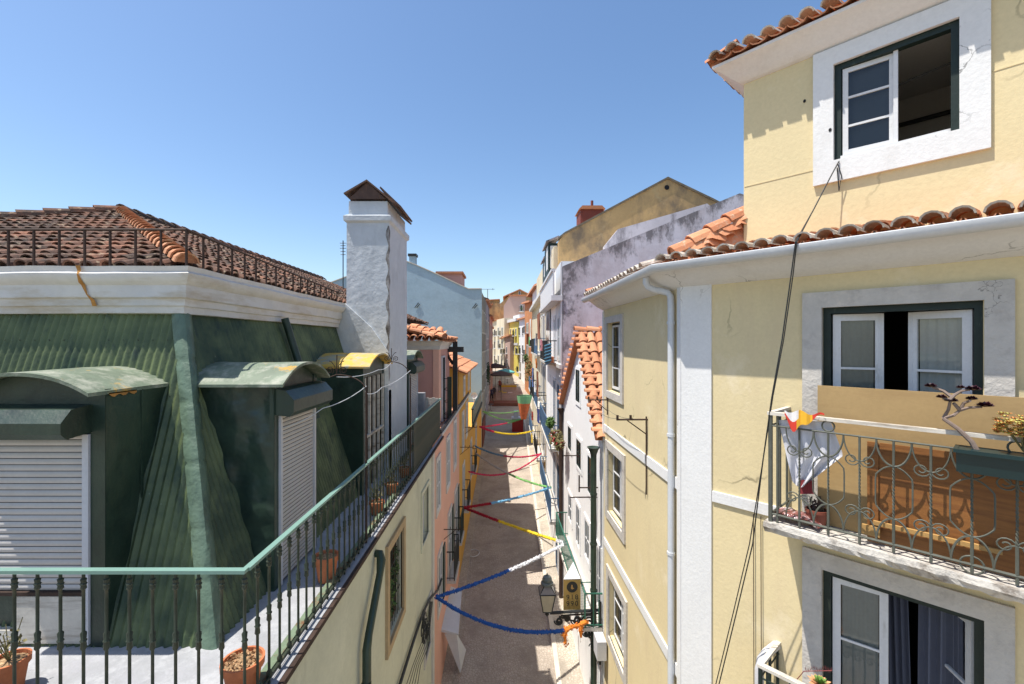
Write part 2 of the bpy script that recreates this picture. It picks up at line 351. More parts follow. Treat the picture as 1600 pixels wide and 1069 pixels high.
def cobble(name, c1, c2, joint, sc):
    m, n, l, b = mk(name); c = coords(n)
    v = n.new("ShaderNodeTexVoronoi"); v.feature = 'DISTANCE_TO_EDGE'; v.inputs["Scale"].default_value = sc; l.new(c, v.inputs["Vector"])
    v2 = n.new("ShaderNodeTexVoronoi"); v2.inputs["Scale"].default_value = sc; l.new(c, v2.inputs["Vector"])
    sep = n.new("ShaderNodeSeparateColor"); l.new(v2.outputs["Color"], sep.inputs[0])
    base = mix(n, l, sep.outputs[0], c1, c2)
    base = mix(n, l, ramp(n, l, noise(n, l, c, .7, 6, .7), .45, .72), base, tuple(x * .55 for x in c1))
    base = mix(n, l, ramp(n, l, noise(n, l, c, 2.4, 7, .75), .6, .7), base, tuple(x * .45 for x in c1))
    base = mix(n, l, ramp(n, l, v.outputs["Distance"], .02, .09), joint, base)
    l.new(base, b.inputs["Base Color"]); b.inputs["Roughness"].default_value = .8; b.inputs["Specular IOR Level"].default_value = .25
    bump(n, l, b, ramp(n, l, v.outputs["Distance"], 0, .15), .01); return m
M['street'] = cobble('worn_cobbles', (.44, .375, .31), (.51, .44, .37), (.35, .295, .24), 12)
M['pave'] = cobble('pale_limestone_cobbles', (.47, .41, .335), (.56, .5, .41), (.36, .31, .25), 11)
M['kerb'] = surf('pale_kerb_stone', (.58, .52, .43), .85, .1, 3, bd=.006)
M['fyellow'] = surf('bright_yellow_wall', (.72, .60, .14), .9, .06, 1, bd=0)
M['fcream'] = surf('pale_cream_wall', (.68, .60, .44), .9, .08, .6, stain=(.5, .42, .3), sthr=(.5, .75), sscale=.8, bd=0)
M['fpink'] = surf('far_dusty_pink_wall', (.50, .36, .32), .9, .06, .5, bd=0)
M['forange'] = surf('far_orange_patch', (.55, .24, .1), .9, .2, 1, bd=0)
M['ground'] = surf('town_ground', (.3, .26, .2), .95, .2, .2, bd=0)

# ------------------------------------------------------------------ roof tiles
def tiles(mb, O, U, V, wid, hei, sp=.2, course=.33, r=None, clip=None, m_cap=0, m_chan=0, m_first=None, mortar=None, jit=.012):
    O = Vector(O); U = Vector(U).normalized(); V = Vector(V).normalized(); N = U.cross(V).normalized()
    if N.z < 0: N = -N
    r = r or sp * .40
    nu = max(1, int(round(wid / sp))); sp = wid / nu; nv = max(1, int(round(hei / course))); course = hei / nv
    K = 6
    for j in range(nv):
        for i in range(nu):
            uc = (i + .5) * sp; vc = (j + .5) * course
            if clip and not clip(uc, vc): continue
            jt = random.uniform(-jit, jit); jv = random.uniform(-jit, jit) * 1.5; tint = random.random()
            v0 = j * course - .03 + jv; v1 = (j + 1) * course + .03
            lift0 = .05 + random.uniform(-.004, .006); lift1 = .024
            rows = []
            for v, rr, lf in ((v0, r * 1.12, lift0), (v1, r * .92, lift1)):
                rows.append([O + U * (uc + jt + rr * math.cos(math.pi * k / K)) + V * v + N * (lf + rr * .9 * math.sin(math.pi * k / K)) for k in range(K + 1)])
            mc = m_first if (m_first is not None and j == 0) else m_cap
            mb.grid(rows, mc, tint)
            inner = [O + U * (uc + jt + (r * 1.12 - .016) * math.cos(math.pi * k / K)) + V * (v0 + .004) + N * (lift0 - .004 + (r * 1.12 - .016) * .9 * math.sin(math.pi * k / K)) for k in range(K + 1)]
            mb.grid([inner, rows[0]], mc, tint)
            if mortar is not None and j == 0:
                mb.face([p + V * .035 for p in inner], mortar, tint)
            # channel tile between this cap and the next
            u2 = uc + sp * .5; t2 = random.random(); rows = []
            for v, lf in ((v0 + .02, .030), (v1, .010)):
                rows.append([O + U * (u2 + sp * .46 * math.cos(math.pi + math.pi * k / 4)) + V * v + N * (lf + r * .62 * math.sin(math.pi + math.pi * k / 4)) for k in range(5)])
            mb.grid(rows, m_chan, t2)
            if j == 0:
                mb.grid([rows[0], [p - N * .016 for p in rows[0]]], m_chan, t2)
def ridge_tiles(mb, A, B, r=.1, step=.33, m=0, up=(0, 0, 1)):
    A = Vector(A); B = Vector(B); D = (B - A); L = D.length; D.normalize(); S_ = D.cross(Vector(up)).normalized(); N = S_.cross(D).normalized(); n = max(1, int(L / step))
    for i in range(n):
        a = A + D * (L * i / n - .03); b = A + D * (L * (i + 1) / n + .02); t = random.random(); rows = []
        for p, rr, lf in ((a, r * 1.1, .045), (b, r * .9, .02)):
            rows.append([p + S_ * rr * math.cos(math.pi * k / 6) + N * (lf + rr * math.sin(math.pi * k / 6)) for k in range(7)])
        mb.grid(rows, m, t)
        inner = [p.lerp(a + N * .03, .14) for p in rows[0]]
        mb.grid([inner, rows[0]], m, t); mb.face([p + D * .03 for p in inner], m, 0)

# ------------------------------------------------------------------ the setting: ground, street, pavements
b = MB()
ys = [-60, 0, 13, 30, 60, 115, 300, 1500]
rows = [[(x, y, zg(y) - .012) for x in (-1500, -60, -10, 10, 60, 1500)] for y in ys]
b.grid(rows); kind(b.build('ground', M['ground'], origin=(0, 0, 0)), 'structure')
b = MB(); b.grid([[(x, y, zg(y)) for x in (-6, -1.6, 1.55, 6)] for y in (-8, 13, 30, 60, 90, 115)]); kind(b.build('street', M['street'], origin=(0, 0, 0)), 'structure')
def strip(name, X0, X1, h, mat, kx):
    b = MB(); rows = []
    pr = [(X0, 0), (X0, h), (X1, h), (X1, 0)]
    for y in (0, 13, 25, 38, 60): rows.append([(x + (kx(y) if abs(x) > 0 else 0), y, zg(y) + z) for x, z in pr])
    b.grid(rows); kind(b.build(name, mat, origin=(0, 0, 0)), 'structure')
strip('pavement_right', 1.62, 2.9, .10, M['pave'], lambda y: .012 * max(0, y - 13))
strip('kerb_right', 1.48, 1.62, .108, M['kerb'], lambda y: .012 * max(0, y - 13))
strip('pavement_left', -2.2, -1.52, .08, M['pave'], lambda y: 0)

# ================================================================== LEFT: green mansard house
FL = Fr((0, 0), (0, 1), (1, 0))               # p(Y, z, X)
FB = Fr((0, 0), (1, 0), (0, -1))              # p(X, z, -Y)
XW = -1.83
A = thing('mansard_house', 'house with dark green corrugated mansard, arched dormers and sage cream street wall', 'house', (-2.5, 4, -9.9))
TZ = -2.65
b = MB()
win1 = (7.08, 8.08, -4.72, -3.27); win2 = (9.98, 10.8, -4.5, -3.36); win3 = (10.35, 11.1, -7.3, -6.2)
wall_holes(b, FL, 3.14, 11.4, -10.6, TZ - .06, [win1, win2, win3], .22, 0, XW)
b.face([(XW, 3.14, -10.6), (XW, 3.14, TZ - .06), (-9, 3.14, TZ - .06), (-9, 3.14, -10.6)])
b.build('wall', M['cream'], A)
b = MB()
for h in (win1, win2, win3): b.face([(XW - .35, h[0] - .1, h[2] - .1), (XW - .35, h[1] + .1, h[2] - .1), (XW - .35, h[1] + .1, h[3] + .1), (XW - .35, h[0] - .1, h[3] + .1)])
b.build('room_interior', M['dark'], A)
brownst = surf('brown_painted_stone', (.42, .31, .18), .85, .15, 4, bd=.004)
b = MB(); ring(b, FL, 6.95, 8.21, -4.86, -3.14, .13, XW - .02, XW + .045); wd = b.build('window', brownst, A)
b = MB(); ring(b, FL, 7.08, 8.08, -4.72, -3.27, .05, XW - .16, XW - .1); b.fbox(FL, 7.56, 7.6, -4.67, -3.32, XW - .16, XW - .11); b.build('frame', surf('brown_wood_frame', (.14, .07, .035), .6, bd=.002), wd)
b = MB()
for i in range(9): b.tube([(XW - .04, 7.14 + i * .11, -4.72), (XW - .04, 7.14 + i * .11, -3.27)], .006, 5)
for z in (-4.3, -3.7): b.tube([(XW - .04, 7.08, z), (XW - .04, 8.08, z)], .008, 5)
b.build('window_grille', M['ironblack'], wd)
M['leaf'] = surf('green_leaf', (.07, .13, .03), .6, .4, 20, bd=0)
M['leafdry'] = surf('dry_olive_leaf', (.16, .14, .06), .8, .4, 20, bd=0)
b = MB()
for k in range(5): b.leaves((XW - .07, 7.3 + k * .15, -4.1 + .25 * math.sin(k * 2)), (.04, .1, .35), 60, .05)
tag(b.build('potted_plant', M['leaf']), 'leafy green plant behind the grille of the brown framed window', 'plant')
b = MB(); ring(b, FL, 9.88, 10.9, -4.6, -3.28, .1, XW - .02, XW + .03); wd = b.build('window', M['cream'], A)
b = MB(); ring(b, FL, 9.98, 10.8, -4.5, -3.36, .05, XW - .14, XW - .09); b.fbox(FL, 10.36, 10.42, -4.45, -3.41, XW - .14, XW - .09); b.build('frame', M['winwhite'], wd)
b = MB(); b.face([FL.p(9.98, -4.5, XW - .12), FL.p(10.8, -4.5, XW - .12), FL.p(10.8, -3.36, XW - .12), FL.p(9.98, -3.36, XW - .12)]); b.build('pane', M['darkglass'], wd)
b = MB(); ring(b, FL, 10.25, 11.2, -7.4, -6.1, .1, XW - .02, XW + .03); wd = b.build('window', M['stone'], A)
b = MB(); ring(b, FL, 10.35, 11.1, -7.3, -6.2, .05, XW - .14, XW - .09); b.fbox(FL, 10.7, 10.75, -7.25, -6.25, XW - .14, XW - .09); b.build('frame', M['winwhite'], wd)
# terrace floor with painted kerb
b = MB(); b.face([(XW + .0, 3.14, TZ), (XW + .0, 12.9, TZ), (-9, 12.9, TZ), (-9, 3.14, TZ)]); b.box(XW - .02, XW + .06, 3.1, 12.9, TZ - .10, TZ - .005)
b.box(-9, XW - .02, 3.08, 3.16, TZ - .10, TZ - .005)
b.build('terrace_floor', M['terrace'], A)
b = MB(); b.box(XW - .1, XW - .03, 3.2, 12.9, TZ + .002, TZ + .05); b.box(XW + .062, XW + .1, 3.08, 12.9, TZ - .06, TZ - .01, 1); b.build('terrace_kerb', [surf('chipped_green_kerb', (.15, .2, .13), .8, .2, 6, stain=(.16, .08, .04), sthr=(.5, .62), sscale=6, bd=.01), M['rustiron']], A)
# main body hidden behind the sloping sheets
b = MB(); b.box(-12.4, -3.75, 5.2, 20, -10.5, .70); b.build('body_wall', M['whitewash'], A)
# corrugated mansard: front and street side
def corrugated(F, u0, u1, slope, umin=None, umax=None, wl=.078, amp=.013):
    """slope(s)->(z,o) ; clamp(s)->(umin,umax)"""
    b = MB(); n = int((u1 - u0) / wl * 6); rows = []
    for j in range(13):
        s = j / 12; z, o = slope(s); lo = umin(s) if umin else u0; hi = umax(s) if umax else u1
        row = []
        for i in range(n + 1):
            u = u0 + (u1 - u0) * i / n; uu = min(max(u, lo), hi); q = math.sin(2 * math.pi * uu / wl) * amp
            row.append(F.p(uu, z, o + q + .012 * math.sin(u * 1.7 + s * 3)))
        rows.append(row)
    b.grid(rows); return b
H0, H1 = TZ, .31; RUN = .95
b = corrugated(FB, -7.2, -2.53, lambda s: (lerp(H0, H1, s), -(3.96 + RUN * s)), umax=lambda s: -2.53 - RUN * s)
mf = b.build('mansard_slope', M['corr'], A, smooth=True)
b = corrugated(FL, 3.96, 12.9, lambda s: (lerp(H0, H1, s), -2.53 - RUN * s), umin=lambda s: 3.96 + RUN * s)
b.build('mansard_slope', M['corr'], A, smooth=True)
# folded, dented flashing over the hip
from mathutils import noise as NZ
def nz(p, k=1.0): return NZ.noise(Vector(p) * k)
b = MB(); rows = []
PF = [(-.115, -.004), (-.10, -.026), (-.045, -.044), (.012, -.05), (.045, -.035), (.055, .0), (.047, .05), (.028, .10), (.006, .115)]
for i in range(91):
    s = i / 90; px_, py_, pz_ = -2.53 - RUN * s, 3.96 + RUN * s, lerp(H0, H1, s); row = []
    dent = sum(.022 * math.exp(-((s - c_) / .008) ** 2) for c_ in (.17, .31, .5, .585, .69, .83))
    wd_ = 1 + .10 * nz((0, 0, s * 9)) - .25 * s * 0
    for j, (ax, ay) in enumerate(PF):
        k_ = (1 if 1 <= j <= 7 else 0); q = 1 - dent * 14 * k_ * (.6 + .4 * math.sin(j)); d_ = .007 * nz((j * .5, s * 14, 3.3)) * k_
        row.append((px_ + ax * wd_ * q + d_, py_ + ay * wd_ * q - d_, pz_))
    rows.append(row)
b.grid(rows); b.build('hip_flashing', M['flash'], A, smooth=True)
b = MB()
for i in range(46):          # sheet fixings along the slopes
    for z_ in (-.55, .02): 
        sq_ = (z_ - H0) / (H1 - H0); y_ = 3.96 + RUN * sq_; x_ = -3.4 - i * .156 * 1.0
        if x_ > -7: b.leaves((x_, y_ - .018, z_), (.001, .001, .001), 2, .009)
b.build('sheet_fixings', M['rustiron'], mf)
b = MB(); P = [(-3.42 + RUN * q, 6.95, .31 - (H1 - H0) * q) for q in [i / 10 for i in range(0, 6)]]; P = [(-3.34, 6.9, .36)] + [(p[0] + .07, p[1], p[2]) for p in P[1:]]
b.tube(P, .055, 10); b.build('downpipe', M['green'], A, smooth=True)
# cornice
prof = [(0, .30), (.055, .305), (.06, .375), (.085, .385), (.09, .455), (.125, .47), (.13, .60), (.165, .625), (.205, .68), (.21, .715), (.185, .735), (.20, .79), (-.2, .80)]
b = MB(); pth = [Vector((-10.5 + 7.02 * i / 110, 4.91)) for i in range(110)] + [Vector((-3.48, 4.91))] + [Vector((-3.48, 4.91 + 4.44 * i / 70)) for i in range(1, 71)]
rows = []
from mathutils import noise as NZ
for k_, (o, z) in enumerate(prof):
    pp = offset_path(pth, o); row = []
    for i, q in enumerate(pp):
        e = 0 if k_ in (0, len(prof) - 1) else 1; side = q.y > 4.92 and q.x > -3.6; t_ = q.y if i > 110 else q.x
        d_ = e * (.016 * NZ.noise(Vector((t_ * 2.2, z * 5, 1.7))) + .007 * NZ.noise(Vector((t_ * 7, z * 9, 4.2)))); dz_ = e * .010 * NZ.noise(Vector((t_ * 1.6, 8.1, z * 2)))
        row.append(Vector((q.x + (d_ if i >= 110 else 0), q.y - (d_ if i <= 110 else 0), z + dz_)))
    rows.append(row)
b.grid(rows); b.build('cornice', M['cornice'], A, smooth=True)
b = MB()
P = [(.212, .79), (.208, .735), (.222, .70), (.17, .62), (.142, .6), (.135, .5), (.10, .44), (.09, .38)]
rows = []
for k, (o, z) in enumerate(P):
    x = -4.405 + .012 * math.sin(k * 1.3) + (.02 * max(0, k - 4)); wd_ = .018 + .010 * math.sin(k * 2 + 1); rows.append([(x - wd_, 4.91 - o - .006, z), (x + wd_, 4.91 - o - .006, z)])
b.grid(rows); b.build('rust_streak', M['rust'], A)
# hipped roof
rise, run_ = 1.86, 4.5; L = math.hypot(rise, run_); cs, sn = run_ / L, rise / L
EX, EY, EZ = -3.45, 4.92, .77
b = MB()
b.face([(EX, EY, EZ), (EX - run_, EY + run_, EZ + rise), (EX - 2 * run_, EY, EZ)], 1, .3); b.face([(EX, EY, EZ), (EX, 20, EZ), (EX - run_, 20, EZ + rise), (EX - run_, EY + run_, EZ + rise)], 1, .3)
b.face([(EX, 20, EZ), (EX - run_, 20, EZ + rise), (EX - 2 * run_, 20, EZ)], 1, .3)
tiles(b, (EX - 8.0, EY, EZ), (1, 0, 0), (0, cs, sn), 8.0, L, .185, .27, clip=lambda u, v: (8.0 - u) > v * cs - .02 and (u + 2 * run_ - 8.0) > v * cs, jit=.02)
tiles(b, (EX, EY, EZ), (0, 1, 0), (-cs, 0, sn), 15.2, L, .185, .27, clip=lambda u, v: u > v * cs - .02, jit=.02)
rf = b.build('roof', [M['tile_old'], M['tile_old']], A)
b = MB(); ridge_tiles(b, (EX + .02, EY - .02, EZ + .04), (EX - run_, EY + run_, EZ + rise + .05), .105, .27)
b.build('hip_ridge', M['tile_hip'], rf)
b = MB()
ridge_tiles(b, (EX - run_, EY + run_, EZ + rise + .05), (EX - run_, 20, EZ + rise + .05), .12, .36)
ridge_tiles(b, (EX - 2 * run_ + 1, EY + 1, EZ + rise / run_ + .05), (EX - run_, EY + run_, EZ + rise + .05), .13, .36)
b.build('main_ridge', M['tile_old'], rf)

def vault(F, u0, u1, z0, rise_, oa, ob, power=2.0, th=.03, n=16):
    """curved sheet roof over u0..u1, from outward oa to back ob"""
    b = MB(); top = []; bot = []
    for i in range(n + 1):
        q = -1 + 2 * i / n; z = z0 + rise_ * (1 - abs(q) ** power) ; u = lerp(u0, u1, i / n); top.append((u, z)); bot.append((u, z - th))
    b.grid([[F.p(u, z, oa) for u, z in top], [F.p(u, z + .012 * math.sin(u * 9), lerp(oa, ob, .5)) for u, z in top], [F.p(u, z, ob) for u, z in top]])
    b.grid([[F.p(u, z, oa) for u, z in bot], [F.p(u, z, ob) for u, z in bot]]); b.grid([[F.p(u, z, oa) for u, z in top], [F.p(u, z, oa) for u, z in bot]])
    for k in (0, -1): b.face([F.p(*top[k], oa), F.p(*top[k], ob), F.p(*bot[k], ob), F.p(*bot[k], oa)])
    return b
def slats(b, F, u0, u1, z0, z1, o, pitch=.055, m=0):
    n = int(round((z1 - z0) / pitch)); p = (z1 - z0) / n
    for i in range(n):
        z = z0 + i * p; b.face([F.p(u0, z, o - .004), F.p(u1, z, o - .004), F.p(u1, z + .006, o - .006), F.p(u0, z + .006, o - .006)], m + 1)
        rows = [[F.p(u0, z + .006 + (p - .006) * k / 4, o + .008 * math.sin(math.pi * k / 4)), F.p(u1, z + .006 + (p - .006) * k / 4, o + .008 * math.sin(math.pi * k / 4))] for k in range(5)]; b.grid(rows, m)
def sbox(F, u0, u1, z0, z1, o0, o1):
    """octagonal-nosed roller shutter box"""
    b = MB(); h = z1 - z0; P = [(o0, z0 + .02), (o1 - .05, z0), (o1, z0 + .05), (o1, z1 - .12), (o1 - .09, z1 - .02), (o0, z1)]
    r0 = [F.p(u0, z, o) for o, z in P]; r1 = [F.p(u1, z, o) for o, z in P]
    b.grid([r0, r1], closed=True); b.face(r0); b.face(r1[::-1]); return b
# dormer facing the camera
def cheek(b, P0, P1, z0, z1, amp, k, m=0, seed=0):
    rows = []
    P0 = Vector(P0); P1 = Vector(P1); d_ = (P1 - P0); nn_ = Vector((d_.y, -d_.x)).normalized()
    for i in range(33):
        z = lerp(z0, z1, i / 32); row = []
        for j in range(33):
            q = P0 + d_ * (j / 32); e = min(1, j / 4, (32 - j) / 4, i / 3, (32 - i) / 3); h = amp * e * (NZ.noise(Vector((j / 32 * d_.length * k + seed, z * k * .8, seed))) + .5 * NZ.noise(Vector((j / 32 * d_.length * k * 2.3, z * k * 2, seed + 7))))
            row.append((q.x + nn_.x * h, q.y + nn_.y * h, z))
        rows.append(row)
    b.grid(rows, m)
D = None
b = MB(); xr, xl, yf = -3.467, -4.70, 3.95; zs = -.43
cu_ = (xl + xr) / 2; hw_ = (xr - xl) / 2 - .01
b.prism([FB.p(cu_ + hw_ * q, -.425 - .035 + .17 * (1 - abs(q) ** 2.3), -yf - .02) for q in [i / 8 - 1 for i in range(17)]] + [FB.p(xr - .13, -.60, -yf - .02), FB.p(xl + .02, -.60, -yf - .02)], (0, .04, 0))   # tympanum under the vault
cheek(b, (xr, yf), (xr, 5.0), TZ, zs, .018, 2.2, 0, 4)
b.face([(xl, yf, TZ), (xl, yf, zs), (xl, 5.0, zs), (xl, 5.0, TZ)])
b.fbox(FB, xr - .129, xr - .003, TZ, zs + .02, -yf - .06, -yf)
b.face([(xr - .13, yf + .07, TZ), (xl, yf + .07, TZ), (xl, yf + .07, zs), (xr - .13, yf + .07, zs)])
D = b.build('dormer', M['green'], A)
vault(FB, xl, xr + .012, -.425, .17, -3.77, -5.05, 2.3).build('dormer_roof', M['dormroof'], D, smooth=True)
sbox(FB, -4.67, -3.585, -.80, -.54, -3.95, -3.67).build('shutter_box', M['green'], D)
b = MB(); slats(b, FB, -4.6, -3.66, -2.17, -.80, -3.97); b.build('roller_shutter', [M['shutter'], M['dark']], D)
b = MB(); b.fbox(FB, -3.655, -3.60, -2.62, -.80, -4.0, -3.93); b.build('shutter_guide', M['shutframe'], D)
b = MB(); b.fbox(FB, -4.62, -3.66, -2.20, -2.17, -4.0, -3.94, 1); b.fbox(FB, -4.27, -3.66, -2.62, -2.21, -4.02, -3.95); b.fbox(FB, -4.62, -4.275, -2.50, -2.21, -4.12, -4.04); b.fbox(FB, -4.62, -4.275, -2.64, -2.51, -4.05, -3.96)
b.build('sill_board', [M['board'], M['rustiron']], D)
b = MB()
P_ = [(xr + .012, yf + .02 + .03 * i, -.455 - .022 * abs(math.sin(i * .9)) - .008 * math.sin(i * 2.3) ** 2) for i in range(11)]
b.grid([[(xr + .012, yf + .02 + .03 * i, -.445) for i in range(11)], P_]); b.build('rust_mark', M['rust'], D)
b = MB(); b.box(xr - .002, xr + .012, yf + .38, yf + .40, TZ, zs - .02); b.build('seam', M['green'], D)
# shuttered dormer on the street side
def side_dormer(u0, u1, shutter=True, roofmat='dormroof', zs=-.44, xf=-2.45, cheek_='lumpy'):
    b = MB(); cheek(b, (xf, u0), (-3.6, u0), TZ, zs, .05 if cheek_ == 'lumpy' else .02, 2.6, 1, u0); b.face([(xf, u1, TZ), (xf, u1, zs), (-3.6, u1, zs), (-3.6, u1, TZ)])
    b.fbox(FL, u0 + .003, u0 + .09, TZ, zs + .03, xf - .05, xf + .002); b.fbox(FL, u1 - .09, u1 - .003, TZ, zs + .03, xf - .05, xf); cu_ = (u0 + u1) / 2; hw_ = (u1 - u0) / 2 - .02; b.prism([FL.p(cu_ + hw_ * q, zs - .035 + .19 * (1 - abs(q) ** 2.2), xf - .01) for q in [i / 8 - 1 for i in range(17)]] + [FL.p(u1 - .09, -.62, xf - .01), FL.p(u0 + .09, -.62, xf - .01)], (-.04, 0, 0))
    d = b.build('dormer', [M['green'], M[cheek_]], A, smooth=True)
    vault(FL, u0 - .12, u1 + .06, zs, .21, xf + .15, -3.5, 2.2).build('dormer_roof', M[roofmat], d, smooth=True)
    if shutter:
        sbox(FL, u0 + .02, u1 + .02, -.80, -.50, xf, xf + .2).build('shutter_box', M['green'], d)
        b = MB(); slats(b, FL, u0 + .13, u1 - .13, TZ + .03, -.80, xf + .005, .045); b.build('roller_shutter', [M['shutter'], M['dark']], d)
        b = MB(); b.fbox(FL, u0 + .09, u0 + .13, TZ + .01, -.80, xf - .03, xf + .03); b.fbox(FL, u1 - .13, u1 - .09, TZ + .01, -.80, xf - .03, xf + .03); b.build('shutter_guide', M['shutframe'], d)
    else:
        b = MB()
        for k in range(5):
            u = lerp(u0 + .12, u1 - .12, k / 4); b.fbox(FL, u - .022, u + .022, TZ + .02, -.63, xf - .03, xf + .01)
        b.fbox(FL, u0 + .09, u1 - .09, -1.7, -1.66, xf - .04, xf + .015); b.build('door_grille', M['board'], d)
        b = MB(); b.face([(xf - .05, u0 + .09, TZ), (xf - .05, u1 - .09, TZ), (xf - .05, u1 - .09, -.62), (xf - .05, u0 + .09, -.62)]); b.build('door', surf('dark_brown_door', (.04, .028, .02), .6, bd=.002), d)
    return d
side_dormer(4.83, 5.92)
side_dormer(7.85, 9.25, False, 'mossroof', zs=-.42, cheek_='green')
side_dormer(11.3, 12.5, True, 'dormroof', zs=-.42, xf=-2.4)
# slanted corrugated apron between the two near dormers
# white party wall and chimney
b = MB(); b.prism([(-3.75, 9.36, TZ), (-2.4, 9.36, TZ), (-2.4, 9.36, -.2), (-2.75, 9.36, .3), (-3.3, 9.36, .80), (-3.75, 9.36, .80)], (0, .25, 0)); b.build('party_wall', M['chim'], A)
b = MB(); cx0, cx1, cy0, cy1 = -3.27, -2.40, 9.40, 11.12
def zb(x0, x1, y0, y1, z0, z1, n=1): b.box(x0, x1, y0, y1, z0, z1)
rows = []
for z, e in ((-2.66, .0), (-1.0, .0), (1.0, .004), (2.40, 0), (2.46, 0), (2.50, .05), (2.60, .055), (2.63, .0), (2.64, -.03), (2.92, -.035)):
    rows.append([(cx0 - e, cy0 - e, z), (cx1 + e, cy0 - e, z), (cx1 + e, cy1 + e, z), (cx0 - e, cy1 + e, z)])
b.grid(rows, closed=True); b.face(rows[-1])
ch = b.build('chimney', M['chim'], A)
b = MB(); b.grid([[(cx1 + .006, cy0 + .05 + .04 * math.sin(i * 1.9) + .03 * math.sin(i * .7), -.8 + i * .1), (cx1 + .006, cy0 - .006, -.8 + i * .1), (cx1 - .035 - .03 * math.sin(i * 1.3) , cy0 - .006, -.8 + i * .1)] for i in range(33)]); b.build('soot_stain', M['soot'], ch)
b = MB(); ym = (cy0 + cy1) / 2
for s_ in (0, 1):
    pass
tinm = surf('rusty_sheet_metal', (.10, .06, .045), .7, .3, 5, stain=(.2, .1, .05), sthr=(.5, .7), bd=.004)
b.prism([(-3.32, cy0 - .06, 3.06), (-2.84, cy0 - .06, 3.34), (-2.84, cy0 - .06, 3.30), (-3.30, cy0 - .06, 3.03)], (0, 1.75, 0))
b.prism([(-2.84, cy0 - .06, 3.34), (-2.27, cy0 - .06, 2.88), (-2.29, cy0 - .06, 2.85), (-2.84, cy0 - .06, 3.30)], (0, 1.75, 0))
b.prism([(-3.22, cy0 - .02, 2.95), (-2.46, cy0 - .02, 2.95), (-2.84, cy0 - .02, 3.30)], (0, .02, 0))
b.prism([(-2.2, cy0 + .1, 2.81), (-2.62, cy0 + .1, 3.22), (-2.60, cy0 + .1, 3.25), (-2.17, cy0 + .1, 2.84)], (0, 1.2, 0))
for x in (-3.2, -2.5): b.tube([(x, cy0 + .05, 2.9), (x, cy0 + .05, 3.12)], .012, 5)
b.build('chimney_cowl', tinm, ch)
# drainpipe on the cream wall
b = MB(); P = [(XW - .02, 6.42, -2.98), (XW + .07, 6.40, -2.98), (XW + .10, 6.36, -3.05), (XW + .10, 6.30, -3.2), (XW + .10, 5.78, -3.72), (XW + .10, 5.70, -3.85), (XW + .10, 5.68, -10.2)]
b.tube(P, [.05, .06, .065, .05, .05, .055, .05], 10)
for z in (-4.3, -6, -8): b.tube([(XW + .10, 5.68, z), (XW + .10, 5.68, z + .05)], .062, 10)
b.build('drainpipe', M['green'], A, smooth=True)

# ---- terrace railing
RZ = -1.61
RA = thing('terrace_railing', 'dark iron terrace railing with pale green handrail and knobbed balusters', 'railing', (XW, 3.2, TZ))
b = MB(); b.fbox(FB, -7, XW + .012, RZ - .012, RZ + .012, -3.225, -3.175); b.box(XW - .025, XW + .0245, 3.226, 9.1, RZ - .0115, RZ + .0115); b.box(XW - .025, XW + .025, 9.1, 12.9, RZ - .022, RZ + .018)
b.build('handrail', M['railteal'], RA)
b = MB(); b.box(-7, XW, 3.19, 3.21, TZ + .04, TZ + .06); b.box(XW - .01, XW + .01, 3.215, 12.9, TZ + .04, TZ + .06); b.build('bottom_rail', M['iron'], RA)
b = MB(); r_ = .0105
prof = [(r_, TZ), (r_, TZ + .04), (.02, TZ + .05), (.022, TZ + .09), (r_, TZ + .11)]
def knob(z, s_=1): return [(r_, z - .035 * s_), (.02, z - .028 * s_), (.016, z - .01), (.023, z), (.016, z + .01), (.02, z + .028 * s_), (r_, z + .035 * s_)]
prof += knob(-2.10, 1.9) + [(r_, -1.9)] + knob(-1.70, 1.2) + [(r_, RZ - .012)]
b.lathe((0, 0, 0), prof, 7); bal = b.build('baluster', M['iron'], None, smooth=True, origin=(0, 0, 0)); bal.parent = RA
bal.location = Vector((XW, 3.2, 0)) - RA.location
k = 1
while XW - .162 * k > -6.2:
    dup(bal, Vector((XW - .162 * k, 3.2, 0)) - RA.location); k += 1
Yb = 3.2 + .166
while Yb < 9.1:
    dup(bal, Vector((XW, Yb, 0)) - RA.location); Yb += .166
b = MB(); b.box(-.008, .008, -.03, .03, TZ, RZ - .02); sl_ = b.build('slat', M['iron'], None, origin=(0, 0, 0)); sl_.parent = RA; sl_.location = Vector((XW, 9.16, 0)) - RA.location
Yb = 9.28
while Yb < 12.86: dup(sl_, Vector((XW, Yb, 0)) - RA.location); Yb += .12
for (Y0, zt, xa, za) in ((6.0, -.66, -2.22, -.43), (8.8, -.69, -2.2, -.38)):
    b = MB(); b.tube([(XW, Y0, TZ), (XW, Y0, zt)], .014, 6)
    arc = [(XW, Y0, zt)] + [(XW - .36 * math.sin(a) * 1.0, Y0, zt + .24 * (1 - math.cos(a)) if False else zt + .25 * math.sin(a)) for a in []]
    P = []
    for i in range(11):
        a = i / 10 * math.pi / 2; P.append((XW - (XW - xa) * (1 - math.cos(a)), Y0, zt + (za - zt) * math.sin(a)))
    b.tube(P, .009, 6)
    F = Fr((xa, Y0), (1, 0), (0, -1))
    b.tube([F.p(-.08, za - .03, 0), F.p(0, za, 0)], .008, 5)
    b.tube([F.p(0, za, 0), F.p(.004, za + .26, 0)], .007, 5)
    for sg in (-1, 1):
        b.tube([F.p(0, za + .03, 0), F.p(sg * .03, za + .12, 0), F.p(sg * .07, za + .17, 0), F.p(sg * .10, za + .18, 0)], .006, 5)
        b.tube(spiral(F, sg * .09, za + .055, .055, .012, math.pi * (1.25 if sg > 0 else -.25), math.pi * (1.25 if sg > 0 else -.25) + sg * -4.2 * math.pi / 1.4, 0), .006, 5)
    b.build('scroll_finial', M['rustiron'], RA)
b = MB()
